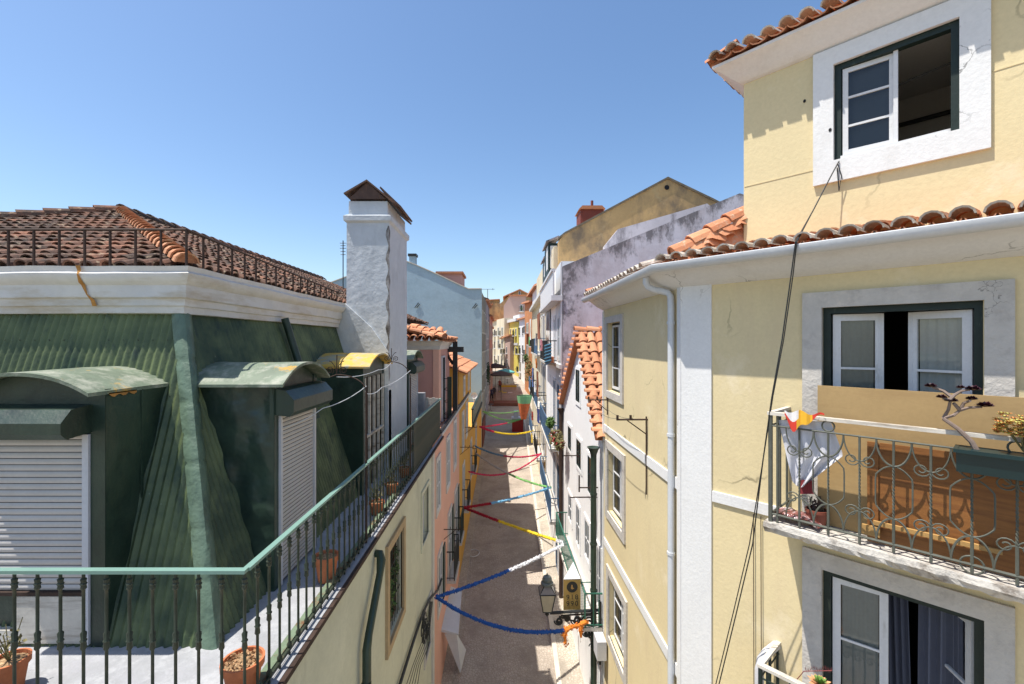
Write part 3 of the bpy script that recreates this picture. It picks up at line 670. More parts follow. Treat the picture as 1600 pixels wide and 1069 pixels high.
for P in ([(-2.22, 6.0, -.46), (-2.0, 7.2, -.44), (-2.2, 8.8, -.40)], [(-2.5, 4.9, -.95), (-2.2, 5.5, -.80), (-1.95, 6.4, -.62)], [(XW, 6.0, -.68), (-1.95, 7.2, -.72), (XW, 8.8, -.55)]):
    q = []
    for i in range(len(P) - 1): q += sag(P[i], P[i + 1], .04, 6)
    b.tube(q, .005, 5)
tag(b.build('clothes_line', M['gutter']), 'thin pale line strung between the scrolled railing finials', 'line')
# roof edge railing
RB = thing('roof_railing', 'thin rusty railing along the edge of the old brown tiled roof', 'railing', (-3.4, 4.8, .79))
b = MB(); b.tube([(-9, 4.8, 1.185), (-3.36, 4.8, 1.185)], .014, 5); b.tube([(-3.36, 4.8, 1.185), (-3.36, 9.3, .99)], .014, 5); b.build('top_rail', M['rustiron'], RB)
b = MB(); b.tube([(0, 0, .79), (0, 0, 1.185)], .013, 5); ps = b.build('rail_post', M['rustiron'], None, origin=(0, 0, .79)); ps.parent = RB; ps.location = Vector((-3.36, 4.8, .79)) - RB.location
k = 1
while -3.36 - .268 * k > -8.9: dup(ps, Vector((-3.36 - .268 * k, 4.8, .79)) - RB.location); k += 1
k = 1
while 4.8 + .268 * k < 9.3:
    c = dup(ps, Vector((-3.36, 4.8 + .268 * k, .79)) - RB.location); c.scale = (1, 1, 1 - .5 * .268 * k / 4.5); k += 1
# antenna on the roof
b = MB(); p0 = W(536, 470, 17); b.tube([p0, W(536, 376, 17)], .02, 5)
for q, wdt in ((380, 5), (384, 4), (388, 5), (393, 4), (398, 4)): b.tube([W(536 - wdt, q, 17), W(536 + wdt, q, 17)], .012, 4)
tag(b.build('tv_antenna', M['ironblack']), 'thin television antenna standing on the brown roof left of the chimney', 'antenna', 'roof antennas')

# ---- flower pots
def pot(name, label, x, y, r, h, z0=TZ, plant=None, matp='terra'):
    t = thing(name, label, 'flower pot', (x, y, z0), 'pots on the terrace')
    b = MB(); b.lathe((x, y, z0), [(r * .68, .012), (r * .9, h * .8), (r * 1.02, h * .8), (r * 1.04, h), (r * .92, h), (r * .9, h * .86)], 20, cap=False); b.face([(x + r * .68 * math.cos(-a), y + r * .68 * math.sin(-a), z0 + .012) for a in [k * math.pi / 6 for k in range(12)]]); b.build('pot', M[matp], t, smooth=True)
    b = MB(); rows = [[(x + rr * r * math.cos(a * math.pi / 8), y + rr * r * math.sin(a * math.pi / 8), z0 + h * .88 + .02 * (1 - rr)) for a in range(16)] for rr in (.9, .45, .05)]; b.grid(rows, closed=True); b.build('soil', M['soil'], t)
    if plant == 'dry':
        b = MB()
        for _ in range(9):
            a = random.uniform(0, 6.28); l_ = random.uniform(.12, .28); b.tube([(x, y, z0 + h * .9), (x + .05 * math.cos(a), y + .05 * math.sin(a), z0 + h + l_ * .5), (x + .1 * math.cos(a), y + .1 * math.sin(a), z0 + h + l_)], .004, 4)
        b.leaves((x, y, z0 + h + .12), (.1, .1, .1), 50, .022); b.build('dry_stems', M['leafdry'], t)
    if plant == 'chips':
        b = MB()
        for _ in range(160):
            a = random.uniform(0, 6.28); q = random.random() ** .5 * r * .85
            c = Vector((x + q * math.cos(a), y + q * math.sin(a), z0 + h * .9 + random.uniform(0, .025))); b.leaves(c, (.004, .004, .004), 1, .016)
        b.build('bark_chips', surf('dry_bark_chip', (.38, .22, .11), .9, .5, 30, bd=0), t)
    return t
pot('flower_pot', 'terracotta pot of bark chips behind the railing corner, nearest of all', -1.97, 3.42, .145, .27, plant='chips')
pot('flower_pot', 'plain terracotta pot in the shade before the white shutter dormer', -1.98, 5.05, .13, .29)
pot('flower_pot', 'terracotta pot with dry stems where the railing shadow ends', -1.97, 7.0, .115, .2, plant='dry')
pot('flower_pot', 'terracotta pot with wiry stems beside the brown slatted door', -1.97, 7.9, .11, .2, plant='dry')
pot('flower_pot', 'terracotta pot at the foot of the blue white chimney', -1.97, 8.9, .11, .2, plant='dry')
pot('flower_pot', 'terracotta pot with a straggly grey plant at the left picture edge', -3.76, 3.45, .12, .25, plant='dry')
# low concrete wall and planks at the terrace end
b = MB(); b.box(-2.62, -2.24, 12.55, 12.85, TZ, -1.42); tag(b.build('concrete_pier', M['terrace']), 'low grey concrete pier at the far end of the terrace', 'pier')
b = MB()
for k in range(4): b.box(-2.23 + k * .09, -2.15 + k * .09, 12.78, 12.81, TZ, -1.56 - .02 * (k % 2))
tag(b.build('plank_screen', M['board']), 'worn plank screen beside the grey pier closing the terrace', 'fence')

# ---- cables on the cream wall
b = MB(); hb = lambda px, py, o=XW + .05: FL.hit(px, py, o)
b.tube([hb(690, 905), hb(684, 922), hb(672, 935), hb(662, 955), hb(655, 975), hb(645, 1005), hb(625, 1069), hb(600, 1150)], .03, 6)
for k in range(5): b.tube([hb(672 + k, 940), hb(664 + k, 990 + 6 * k), hb(645 + 3 * k, 1040), hb(622 + 6 * k, 1110)], .007, 4)
for k in range(9):
    q = FL.hit(659 + random.uniform(-4, 4), 985 + random.uniform(-14, 14), XW + .06); F = Fr((q.x, q.y), (0, 1), (1, 0)); b.tube(spiral(F, 0, q.z, random.uniform(.08, .2), .1, 0, 6.3, random.uniform(.0, .1), 12), .014, 5)
tag(b.build('cable_bundle', M['ironblack']), 'tangled black cables running along the cream wall above the low windows', 'cables')

# ================================================================== facade helper for the rows of houses
def add_window(F, parent, u0, u1, z0, z1, o=0.0, sur='stone', fr='winwhite', sw=.11, bars=(1, 2), shutters=None, detail=True, pane='darkglass'):
    b = MB(); ring(b, F, u0 - sw, u1 + sw, z0 - sw, z1 + sw, sw, o - .02, o + .035); wdw = b.build('window', M[sur], parent)
    b = MB()
    if detail:
        ring(b, F, u0, u1, z0, z1, .05, o + .002, o + .026)
        for i in range(1, bars[0] + 1):
            u = lerp(u0, u1, i / (bars[0] + 1)); b.fbox(F, u - .03, u + .03, z0 + .05, z1 - .05, o + .003, o + .024)
        us = [u0 + .05] + [lerp(u0, u1, i / (bars[0] + 1)) for i in range(1, bars[0] + 1)] + [u1 - .05]
        for j in range(1, bars[1] + 1):
            z = lerp(z0, z1, j / (bars[1] + 1))
            for a_, b_ in zip(us, us[1:]): b.fbox(F, a_ + .031, b_ - .031, z - .016, z + .016, o + .004, o + .02)
        b.build('frame', M[fr], wdw)
        b = MB()
    b.face([F.p(u0, z0, o + .006), F.p(u1, z0, o + .006), F.p(u1, z1, o + .006), F.p(u0, z1, o + .006)]); b.build('pane', M[pane], wdw)
    if shutters:
        b = MB()
        for sg in shutters:
            a, c = (u0 - (u1 - u0) * .5, u0) if sg < 0 else (u1, u1 + (u1 - u0) * .5); b.fbox(F, a, c, z0, z1, o + .04, o + .075)
        b.build('shutter', M['green'], wdw)
    return wdw

# ---- pink house (left)
PK = thing('pink_house', 'salmon pink house with rooftop terrace and small tiled roof room', 'house', (-3, 15, -9.8))
b = MB(); b.box(-3.2, XW, 11.4, 18.2, -10.2, -2.75); b.build('wall', M['pinkwall'], PK)
b = MB(); b.box(-3.2, XW + .01, 11.41, 18.19, -2.75, -2.60); b.build('terrace_floor', surf('terracotta_paving', (.55, .27, .17), .8, .12, 4, bd=.003), PK)
b = MB(); b.box(XW - .045, XW + .03, 12.92, 22.8, -2.60, -2.50); b.build('parapet_coping', flat('black_tarred_coping', (.02, .018, .022), .6), PK)
b = MB(); b.box(XW + .0, XW + .05, 12.92, 22.8, -2.68, -2.605); b.build('string_course', M['mortar'], PK)
b = MB(); b.box(XW, XW + .05, 11.32, 11.52, -10, -2.78); b.build('corner_pilaster', M['mortar'], PK)
for (Y0, Y1, z0, z1) in ((12.1, 12.7, -4.55, -3.2), (14.2, 14.9, -4.6, -3.1), (16.2, 16.9, -4.5, -2.9), (12.4, 13.1, -7.4, -5.9), (14.6, 15.4, -7.4, -5.6), (16.5, 17.3, -7.3, -5.5)):
    add_window(FL, PK, Y0, Y1, z0, z1, XW, sur='mortar', bars=(1, 1), shutters=(1,) if z1 < -5 else None)
b = MB(); b.box(-3.2, -2.04, 14.0, 16.7, -2.6, .02); pr = b.build('roof_room', M['pink2'], PK)
b = MB(); b.box(-2.21, -2.03, 13.96, 14.2, -2.59, -.22); b.box(-2.055, -2.03, 14.2, 14.45, -2.59, -.22); b.build('corner_pilaster', M['pinkwall'], pr)
b = MB(); sweep(b, [(-3.2, 14.0), (-2.04, 14.0), (-2.04, 16.7)], [(0, -.24), (.04, -.23), (.05, -.12), (.12, -.04), (.14, .03), (0, .04)]); b.build('cornice', M['mortar'], pr)
b = MB(); b.box(-2.05, -1.99, 14.55, 15.2, -2.55, -.45); b.build('door', M['shutframe'], pr)
b = MB(); b.box(-1.985, -1.975, 14.6, 15.0, -2.5, -.5); b.build('door_pane', M['darkglass'], pr)
b = MB(); b.face([(-3.3, 13.75, .34), (-1.78, 13.75, .06), (-1.78, 16.9, .06), (-3.3, 16.9, .34)]); 
tiles(b, (-1.80, 13.7, .04), (0, 1, 0), (-.965, 0, .26), 3.2, 1.6, .22, .36, r=.1, m_first=0)
tiles(b, (-3.3, 13.72, .08), (1, 0, 0), (0, .94, .34), 1.35, .9, .22, .36, r=.1, clip=lambda u, v: v < .8)
ridge_tiles(b, (-1.85, 13.75, .12), (-3.0, 14.7, .48), .11, .3)
b.build('roof', M['tile_mid'], pr)
# pergola post on the pink terrace
PG = thing('pergola_post', 'dark green timber post and braced beam standing on the pink terrace', 'post', (-1.78, 16.3, -2.45))
b = MB(); b.box(-1.86, -1.70, 16.2, 16.36, -2.44, .02); b.build('post', M['ironblack'], PG)
b = MB(); b.box(-2.26, -1.48, 16.18, 16.38, -.36, -.17); b.build('beam', M['ironblack'], PG)
b = MB(); b.hexa([(-2.12, 16.22, -.37), (-2.04, 16.22, -.37), (-2.04, 16.34, -.37), (-2.12, 16.34, -.37), (-1.95, 16.22, -.37), (-1.9, 16.22, -.37), (-1.9, 16.34, -.37), (-1.95, 16.34, -.37)]) if False else b.tube([(-2.12, 16.28, -.36), (-1.86, 16.28, -.8)], .05, 4); b.build('brace', M['ironblack'], PG)
b = MB(); b.box(-1.98, -1.84, 15.6, 15.72, -2.6, -1.2); b.build('lattice_cover', surf('dark_green_canvas', (.03, .05, .035), .9), PG)
IS = thing('iron_screen', 'lacy black iron gate screen beside the pergola post', 'gate', (-2.0, 15.6, -2.5))
b = MB(); F = Fr((-2.12, 14.9), (1, 0), (0, -1))
for u in (0, .14, .28): b.tube([F.p(u, -2.6, 0), F.p(u, -1.15, 0)], .012, 5)
for z in (-1.2, -2.5): b.tube([F.p(-.12, z, 0), F.p(.3, z, 0)], .012, 5)
for k in range(6): b.tube(spiral(F, .07 + .14 * (k % 2), -1.35 - .2 * k, .07, .01, 0, 9, 0), .008, 4)
b.build('scrollwork', M['ironblack'], IS)

# ---- orange house
OR = thing('orange_house', 'ochre orange house with tiled lean-to roof and green panelled lower terrace', 'house', (-3, 26, -9))
b = MB(); b.box(-6, XW, 18.2, 22.8, -10, -2.70); b.box(-6, XW + .002, 22.8, 35.5, -9.5, -4.7); b.box(-6, XW - .003, 18.2, 24.5, -2.7, -1.20); b.build('wall', M['orange'], OR)
b = MB(); b.face([(-1.55, 18.0, -1.28), (-1.55, 24.7, -1.28), (-4, 24.7, -.20), (-4, 18.0, -.20)]); tiles(b, (-1.55, 18.0, -1.27), (0, 1, 0), (-.915, 0, .403), 6.7, 2.6, .24, .4, r=.11)
b.prism([(-1.83, 18.2, -1.2), (-4, 18.2, -1.2), (-4, 18.2, -.24)], (0, .1, 0), 1); b.prism([(-1.83, 24.4, -1.2), (-4, 24.4, -1.2), (-4, 24.4, -.24)], (0, .1, 0), 1)
b.build('roof', [M['tile_new'], M['orange']], OR)
b = MB(); b.box(XW - .02, XW + .04, 25.3, 34.6, -4.55, -3.76); b.build('terrace_panel', M['green'], OR)
b = MB(); b.box(XW - .04, XW + .10, 25.2, 34.8, -3.755, -3.70); b.box(XW, XW + .12, 25.2, 34.8, -4.72, -4.56); b.build('terrace_rail', M['greenframe'], OR)
for (Y0, Y1, z0, z1) in ((19.4, 20.1, -4.6, -3.1), (21.2, 21.9, -4.4, -2.95), (19.6, 20.4, -7.3, -5.4), (24, 24.9, -7.2, -5.3), (28, 29, -7, -5.2), (20, 20.6, -2.3, -1.6), (22.5, 23.1, -2.3, -1.6)):
    add_window(FL, OR, Y0, Y1, z0, z1, XW, sur='mortar', bars=(1, 1))
b = MB(); c = W(741, 618, 28); rows = [[c + Vector((.2 * q * math.cos(a * math.pi / 8), -.06 * q * q * 1.2, .2 * q * math.sin(a * math.pi / 8))) for a in range(16)] for q in (.03, .4, .7, 1)]; b.grid(rows, closed=True); b.tube([c, c + Vector((0, .1, -.75))], .04, 6); b.tube([c + Vector((.0, 0, -.3)), c + Vector((0, -.4, 0))], .015, 5)
tag(b.build('satellite_dish', M['winwhite'], smooth=True), 'white satellite dish on the lower orange terrace', 'satellite dish')

# ---- blue gable house
BL = thing('blue_house', 'tall house with a blank light blue gable wall', 'house', (-8, 40, -8.4))
YB = 35.6; pts = [W(752.5, 451, YB), W(732, 451, YB), W(719, 445, YB), W(683, 428, YB), W(651, 414, YB), W(620, 402, YB), W(560, 425, YB), W(480, 455, YB), W(480, 700, YB), W(752.5, 720, YB)]
b = MB(); b.prism(pts, (0, .5, 0)); b.build('gable_wall', M['blue'], BL)
b = MB(); b.box(-14, XW - .02, 36.1, 44, -9, 4.0); b.build('wall', surf('shade_dark_old_wall', (.24, .21, .17), .9, .3, .8, stain=(.1, .1, .08), sthr=(.45, .65), bd=0), BL)  # dark colour stands in for the shade and clutter along this side
b = MB()
pr_ = pts[:8]
for p, q in zip(pr_, pr_[1:]): b.face([p + Vector((0, -.08, .02)), q + Vector((0, -.08, .02)), q + Vector((0, .5, .03)), p + Vector((0, .5, .03))]); b.face([p + Vector((0, -.08, .02)), q + Vector((0, -.08, .02)), q + Vector((0, -.08, -.05)), p + Vector((0, -.08, -.05))])
b.build('roof_edge', M['kerb'], BL)
b = MB(); c = W(644.5, 410, YB + .3); b.box(c.x - .25, c.x + .25, YB + .2, YB + .8, 5.8, 6.75); b.box(c.x - .33, c.x + .33, YB + .12, YB + .88, 6.76, 6.95, 1); b.build('chimney', [M['blue'], M['ironblack']], BL)
b = MB(); p = W(683, 445, 38); q = W(721, 428, 38); b.box(p.x, q.x, 38, 41, p.z - 1, q.z); b.box(p.x - .1, q.x + .15, 37.8, 41, q.z + .003, q.z + .18, 1); b.build('dormer', [M['pink2'], M['tile_mid']], BL)
b = MB(); F = Fr((0, YB), (1, 0), (0, -1))
for px, py in ((651, 477), (741, 478)):
    b.tube([W(px - 3, py + 4, YB - .05), W(px + 3, py - 4, YB - .05)], .03, 5); b.tube([W(px, py + 4, YB - .05), W(px + 5, py - 2, YB - .05)], .03, 5)
b.build('wall_tie', M['ironblack'], BL)
for k in range(3):
    for z0 in (-6, -2.6, .8): add_window(FL, BL, 37 + k * 2.4, 38 + k * 2.4, z0, z0 + 1.7, XW - .02, sur='mortar', detail=False)
b = MB(); b.tube([W(762, 470, 46), W(762, 452, 46)], .03, 5); b.tube([W(752, 452, 46), W(773, 452, 46)], .02, 4); b.tube([W(770, 450.5, 46), W(770, 453.5, 46)], .02, 4)
tag(b.build('tv_antenna', M['ironblack']), 'thin antenna with long boom above the blue gable house', 'antenna', 'roof antennas')
# farther houses on the left, in shade
for i, (Y0, Y1, zt, mt, lab) in enumerate(((44, 54, 4.2, 'grime', 'shaded narrow house behind the blue gable, with plants on balconies'), (54, 66, 3.2, 'pink2', 'shaded dull pink house beyond the blue gable house'), (66, 84, 2.6, 'mortar', 'shaded grey house farthest along the left side of the street'))):
    h = thing('town_house', lab, 'house', (-3, Y0, zg(Y0)), 'houses far down the street')
    xo = XW - .02 + .05 * i - (.5 if i == 2 else 0)
    b = MB(); b.box(-9, xo, Y0 + .01, Y1 - .01, -9, zt); b.build('wall', M[mt], h)
    b = MB(); b.face([(xo + .3, Y0, zt), (xo + .3, Y1, zt), (-5.5, Y1, zt + 1.4), (-5.5, Y0, zt + 1.4)], 0, .4); b.box(xo - .1, xo + .28, Y0 + .01, Y1 - .01, zt - .2, zt - .02); b.build('roof', M['tile_mid'], h)
    for k in range(3):
        for z0 in (-5.6, -2.6, .4): add_window(FL, h, Y0 + 1.2 + k * (Y1 - Y0 - 2) / 3, Y0 + 2.3 + k * (Y1 - Y0 - 2) / 3, z0, z0 + 1.7, xo, sur='mortar', detail=False)

# ================================================================== RIGHT: yellow corner house (frames carry the scale)
S = .85
C = Vector((2.9, 7.45)); d1 = Vector((-.0267, 1)).normalized(); d2 = Vector((.663, -.749)).normalized()
FS = Fr(C, d1, (-d1.y, d1.x), S); FF = Fr(C, d2, (d2.y, -d2.x), S)
FU = Fr(C - Vector((d2.y, -d2.x)) * .35 * 1.0, d2, (d2.y, -d2.x), S)
YH = thing('yellow_house', 'pale yellow corner house with white cornices and stone framed windows', 'house', FF.p(.2, -11.7, 0))
b = MB()
sw = [(10.95 - 7.45, 12.28 - 7.45, -1.30, .50), (10.8 - 7.45, 12.2 - 7.45, -4.52, -2.85), (10.65 - 7.45, 12.1 - 7.45, -7.8, -6.18)]
wall_holes(b, FS, 0, 5.3, -12.5, 1.05, sw, .22)
fw = [(1.94, 3.40, -2.30, .45), (1.94, 3.41, -5.55, -2.98)]
wall_holes(b, FF, 0, 6.4, -12.5, 1.05, fw, .25)
UW = (1.99, 3.20, 2.46, 3.76); u0_ = .617 * 1.335
wall_holes(b, FU, u0_, 6.4, 1.3, 4.05, [UW], .22)
b.fbox(FU, u0_ + .01, 1.75, 2.40, 2.415, -.01, .006); b.fbox(FU, 3.46, 6.3, 3.02, 3.035, -.01, .006)
b.face([FU.p(u0_, 1.0, 0), FU.p(u0_, 4.05, 0), FU.p(u0_, 4.05, -4), FU.p(u0_, 1.0, -4)])
b.build('wall', M['yellow'], YH)
b = MB()
b.fbox(FS, .135, 5.17, -2.46, -2.27, 0, .03); b.build('string_course', M['white'], YH); b = MB(); b.fbox(FS, .135, 5.17, -5.60, -5.40, 0, .03); b.build('string_course', M['white'], YH); b = MB()
b.fbox(FF, .50, 6.4, -2.46, -2.30, 0, .025) if False else b.fbox(FF, .50, 1.55, -2.47, -2.31, 0, .03)
b.build('string_course', M['white'], YH); b = MB(); b.fbox(FS, 5.18, 5.3, -12, .85, 0, .035); b.fbox(FS, .0, .22, -12, .86, .032, .05) if False else None
b.build('string_course', M['white'], YH)
b = MB(); b.hexa([FF.p(0, -12, .03), FF.p(.49, -12, .03), FF.p(.49, -12, -.02), FF.p(0, -12, -.02), FF.p(0, .93, .03), FF.p(.49, .93, .03), FF.p(.49, .93, -.02), FF.p(0, .93, -.02)]); b.fbox(FS, -.02, .13, -12, .92, 0, .034)
b.build('corner_pilaster', M['white'], YH)
path = [tuple(C + d1 * 5.3), tuple(C), tuple(C + d2 * 6.5)]
b = MB(); sweep(b, path, [(-.05, .88), (.02, .89), (.05, .905), (.10, .93), (.18, .97), (.28, 1.045), (.36, 1.11), (.41, 1.14), (.42, 1.18), (-.1, 1.19)], S); b.build('cornice', M['white'], YH, smooth=True)
b = MB(); sweep(b, [tuple(C + d1 * 5.45), tuple(C), tuple(C + d2 * 6.5)], [(.42, 1.215), (.425, 1.16), (.46, 1.12), (.51, 1.105), (.56, 1.125), (.59, 1.17), (.595, 1.222), (.58, 1.232), (.565, 1.222), (.565, 1.20), (.44, 1.20)], S); b.build('gutter', M['gutter'], YH, smooth=True)
b = MB(); P = [FS.p(.42, 1.12, .45), FS.p(.42, 1.02, .45), FS.p(.42, .95, .42), FS.p(.40, .90, .32), FS.p(.36, .87, .2), FS.p(.30, .84, .12), FS.p(.27, .78, .085), FS.p(.26, .6, .08), FS.p(.26, -12, .08)]
b.tube(P, .048, 10)
for z in (.3, -1.6, -3.6): b.tube([FS.p(.26, z, .08), FS.p(.26, z + .05, .08)], .058, 10)
b.build('downpipe', M['gutter'], YH, smooth=True)
# lower roof with hip; eave line is the cornice path pushed out
E = offset_path([C + d1 * 5.3, C, C + d2 * 6.5], .50)
sl = .37; sl2 = .17; a_ = math.atan(sl); a2 = math.atan(sl2)
def V3(p, z): return Vector((p.x * S, p.y * S, z * S))
n1 = Vector((-d1.y, d1.x)); n2 = Vector((d2.y, -d2.x))
b = MB()
V2 = Vector((-n2.x * math.cos(a2), -n2.y * math.cos(a2), math.sin(a2))); V1 = Vector((-n1.x * math.cos(a_), -n1.y * math.cos(a_), math.sin(a_)))
# hip direction per unit rise: -n2.h = 1/sl2 and -n1.h = 1/sl
det = n1.x * n2.y - n1.y * n2.x; r1, r2_ = -1 / sl, -1 / sl2
hd = Vector(((r1 * n2.y - r2_ * n1.y) / det, (n1.x * r2_ - n2.x * r1) / det))
kf = hd.dot(d2) / hd.dot(-n2); ks = hd.dot(d1) / hd.dot(-n1)
b.face([V3(E[1] - n2 * .10 + d2 * .1, 1.235), V3(E[2] - n2 * .10, 1.235), V3(E[2] - n2 * 1.2, 1.235 + sl2 * 1.2), V3(E[1] + hd * .2, 1.235 + .2), ], 0, .4)
b.face([V3(E[1] - n1 * .10, 1.235), V3(E[0] - n1 * .10, 1.235), V3(E[0] - n1 * 4.2, 1.235 + sl * 4.2), V3(E[1] + hd * sl * 4.2, 1.235 + sl * 4.2)], 0, .4)
lenF = (E[2] - E[1]).length * S; lenS = (E[0] - E[1]).length * S
tiles(b, V3(E[1], 1.24), (d2.x, d2.y, 0), V2, lenF, 1.7 * S, .205, .36, r=.080, clip=lambda u, v: u > v * math.cos(a2) * kf - .05, m_first=1, mortar=None, jit=.008)
tiles(b, V3(E[1], 1.24), (d1.x, d1.y, 0), V1, lenS, 3.9 * S, .205, .36, r=.072, clip=lambda u, v: u > v * math.cos(a_) * ks - .05, m_first=1, jit=.008)
b.build('lower_roof', [M['tile_mid'], M['tile_end']], YH)
b = MB(); RA0 = Vector((2.72, 7.20, 1.34)) * S; RH = Vector((3.86, 7.20, 2.02)) * S; ridge_tiles(b, RA0, RH, .125, .26)
b.face([RA0, RH, Vector((3.8, 6.98, 1.38)) * S, Vector((2.8, 7.05, 1.28)) * S], 0, .7); b.face([RA0, RH, Vector((4.2, 8.3, 1.75)) * S, Vector((2.75, 7.9, 1.30)) * S], 0, .6)
for k in range(9):
    q = RA0.lerp(RH, (k + .5) / 9); rows = [[q + Vector((.13 * math.cos(a) + .03 * math.sin(k * 3 + a * 2), -.06 - .05 * math.sin(a) - z_ * .5, .02 - z_ + .02 * math.sin(k * 5 + a * 3))) for a in [i * math.pi / 6 for i in range(7)]] for z_ in (0, .05, .10)]; b.grid(rows, 0, random.random())
b.build('hip_ridge', M['tile_mid'], YH); b = MB()
ridge_tiles(b, V3(E[0] + d1 * -.15 - n1 * .05, 1.32), V3(E[0] + d1 * -.15 - n1 * 3.9, 1.3 + sl * 3.9), .085, .33)
b.build('verge_tiles', M['tile_mid'], YH)
# upper cornice, eave
pu = [FU.O + d2 * u0_ - n2 * 4, FU.O + d2 * u0_, FU.O + d2 * 6.5]
b = MB(); sweep(b, [tuple(p) for p in pu], [(-.03, 3.995), (.02, 4.0), (.06, 4.03), (.14, 4.09), (.22, 4.17), (.30, 4.23), (.335, 4.25), (.34, 4.29), (-.1, 4.30)], S); b.build('upper_cornice', M['white'], YH, smooth=True)
E2 = offset_path(pu, .38); b = MB()
hd2 = (-n2 + d2)
V2 = Vector((-n2.x * math.cos(a_), -n2.y * math.cos(a_), math.sin(a_)))
b.face([V3(E2[1] - n2 * .12 + d2 * .12, 4.33), V3(E2[2] - n2 * .12, 4.33), V3(E2[2] - n2 * 3, 4.33 + sl * 3), V3(E2[1] + hd2 * 3, 4.33 + sl * 3)], 0, .4); b.face([V3(E2[1] - n2 * .12 + d2 * .12, 4.33), V3(E2[0] + d2 * .12, 4.33), V3(E2[0] + d2 * 3, 4.33 + sl * 3), V3(E2[1] + hd2 * 3, 4.33 + sl * 3)], 0, .4)
tiles(b, V3(E2[1], 4.335), (d2.x, d2.y, 0), V2, (E2[2] - E2[1]).length * S, 1.4, .205, .36, r=.072, clip=lambda u, v: u > v * math.cos(a_) - .16, m_first=1, jit=.008)
Vs = Vector((d2.x * math.cos(a_), d2.y * math.cos(a_), math.sin(a_)))
tiles(b, V3(E2[1], 4.335), (-n2.x, -n2.y, 0), Vs, 3.4, 1.4, .205, .36, r=.072, clip=lambda u, v: u > v * math.cos(a_) - .16, jit=.008)
b.build('upper_roof', [M['tile_new'], M['tile_end']], YH)
# rooms behind the openings
b = MB()
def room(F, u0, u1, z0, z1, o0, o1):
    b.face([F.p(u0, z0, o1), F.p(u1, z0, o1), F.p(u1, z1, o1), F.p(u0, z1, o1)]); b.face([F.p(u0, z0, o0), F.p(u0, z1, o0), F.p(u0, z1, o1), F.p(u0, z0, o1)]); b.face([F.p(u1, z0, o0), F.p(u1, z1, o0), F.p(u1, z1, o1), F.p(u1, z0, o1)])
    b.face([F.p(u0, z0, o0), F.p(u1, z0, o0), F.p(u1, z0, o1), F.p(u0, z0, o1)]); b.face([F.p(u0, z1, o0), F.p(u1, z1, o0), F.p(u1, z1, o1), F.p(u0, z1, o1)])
room(FU, 1.2, 4.6, 2.2, 3.98, -.23, -2.4)
b.build('upper_room', M['room'], YH)
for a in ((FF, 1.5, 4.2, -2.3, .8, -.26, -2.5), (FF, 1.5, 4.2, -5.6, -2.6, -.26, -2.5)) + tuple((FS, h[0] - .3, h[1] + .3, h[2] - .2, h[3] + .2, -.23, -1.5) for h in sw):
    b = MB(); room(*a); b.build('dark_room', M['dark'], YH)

def leaf(parent, F, hu, z0, z1, wd_, ang, sgn, o=-.12, bars=(.5,), curtain=None, name='casement', st=.06):
    """a glazed leaf hinged at hu, swinging inward by ang; sgn=+1 leaf extends towards +u"""
    u = (F.u * math.cos(ang) * sgn - F.n * math.sin(ang)); n = Vector((u.y, -u.x)) * (1 if Vector((u.y, -u.x)).dot(F.n) > 0 else -1)
    G = Fr(F.O + F.u * hu + F.n * o, u, n, F.S)
    b = MB(); b.fbox(G, 0, st, z0, z1, -.02, .02); b.fbox(G, wd_ - st, wd_, z0, z1, -.02, .02); b.fbox(G, st, wd_ - st, z1 - st, z1, -.019, .019); b.fbox(G, st, wd_ - st, z0, z0 + st * 1.3, -.019, .019)
    for q in bars: z = lerp(z0, z1, q); b.fbox(G, st, wd_ - st, z - .014, z + .014, -.015, .018)
    b.fbox(G, wd_ - st * .55, wd_ - st * .35, z0 + .01, z1 - .01, .0205, .026)
    b.build(name, M['winwhite'], parent)
    b = MB(); b.face([G.p(st, z0, .0), G.p(wd_ - st, z0, .0), G.p(wd_ - st, z1, .0), G.p(st, z1, .0)]); b.build('pane', M['glass'], parent)
    if curtain:
        b = MB(); rows = [[G.p(lerp(st + .01, wd_ - st - .01, i / 24), z, -.035 + .008 * math.sin(i * 1.1)) for i in range(25)] for z in (z0 + .05, z1 - .05)]; b.grid(rows); b.build('curtain', M[curtain], parent, smooth=True)
def gframe(parent, F, u0, u1, z0, z1, o=-.10, w_=.07, d=.1, bottom=True):
    b = MB(); ring(b, F, u0, u1, z0, z1, w_, o - d, o, bottom=bottom); b.build('frame', M['greenframe'], parent)
# upper window
b = MB(); 
for (x0, x1, z0, z1) in ((1.755, 1.99, 2.17, 3.99), (3.20, 3.45, 2.17, 3.99), (1.99, 3.20, 2.17, 2.46), (1.99, 3.20, 3.76, 3.99)): b.fbox(FU, x0, x1, z0, z1, -.02, .05)
wu = b.build('window', M['white'], YH)
gframe(wu, FU, 1.99, 3.20, 2.46, 3.76, -.01, .075, .1, bottom=False)
b = MB(); b.fbox(FU, 2.065, 3.125, 2.46, 2.50, -.12, .03); b.fbox(FU, 2.60, 2.645, 2.50, 3.685, -.08, -.045) ; b.build('sill', M['winwhite'], wu)
leaf(wu, FU, 2.075, 2.505, 3.68, .54, .10, 1, -.05, (.335, .66), None)
b = MB(); b.face([FU.p(2.1, 2.5, -.16), FU.p(2.6, 2.5, -.16), FU.p(2.6, 3.7, -.16), FU.p(2.1, 3.7, -.16)]); b.build('net_curtain', flat('grey_net', (.10, .105, .12), .8), wu)
b = MB(); b.fbox(FU, 1.3, 4.4, 3.52, 3.56, -2.35, -2.25); b.tube([FU.p(1.7, 3.35, -.6), FU.p(3.9, 3.65, -.6)], .012, 5); b.build('curtain_rod', M['ironblack'], wu)
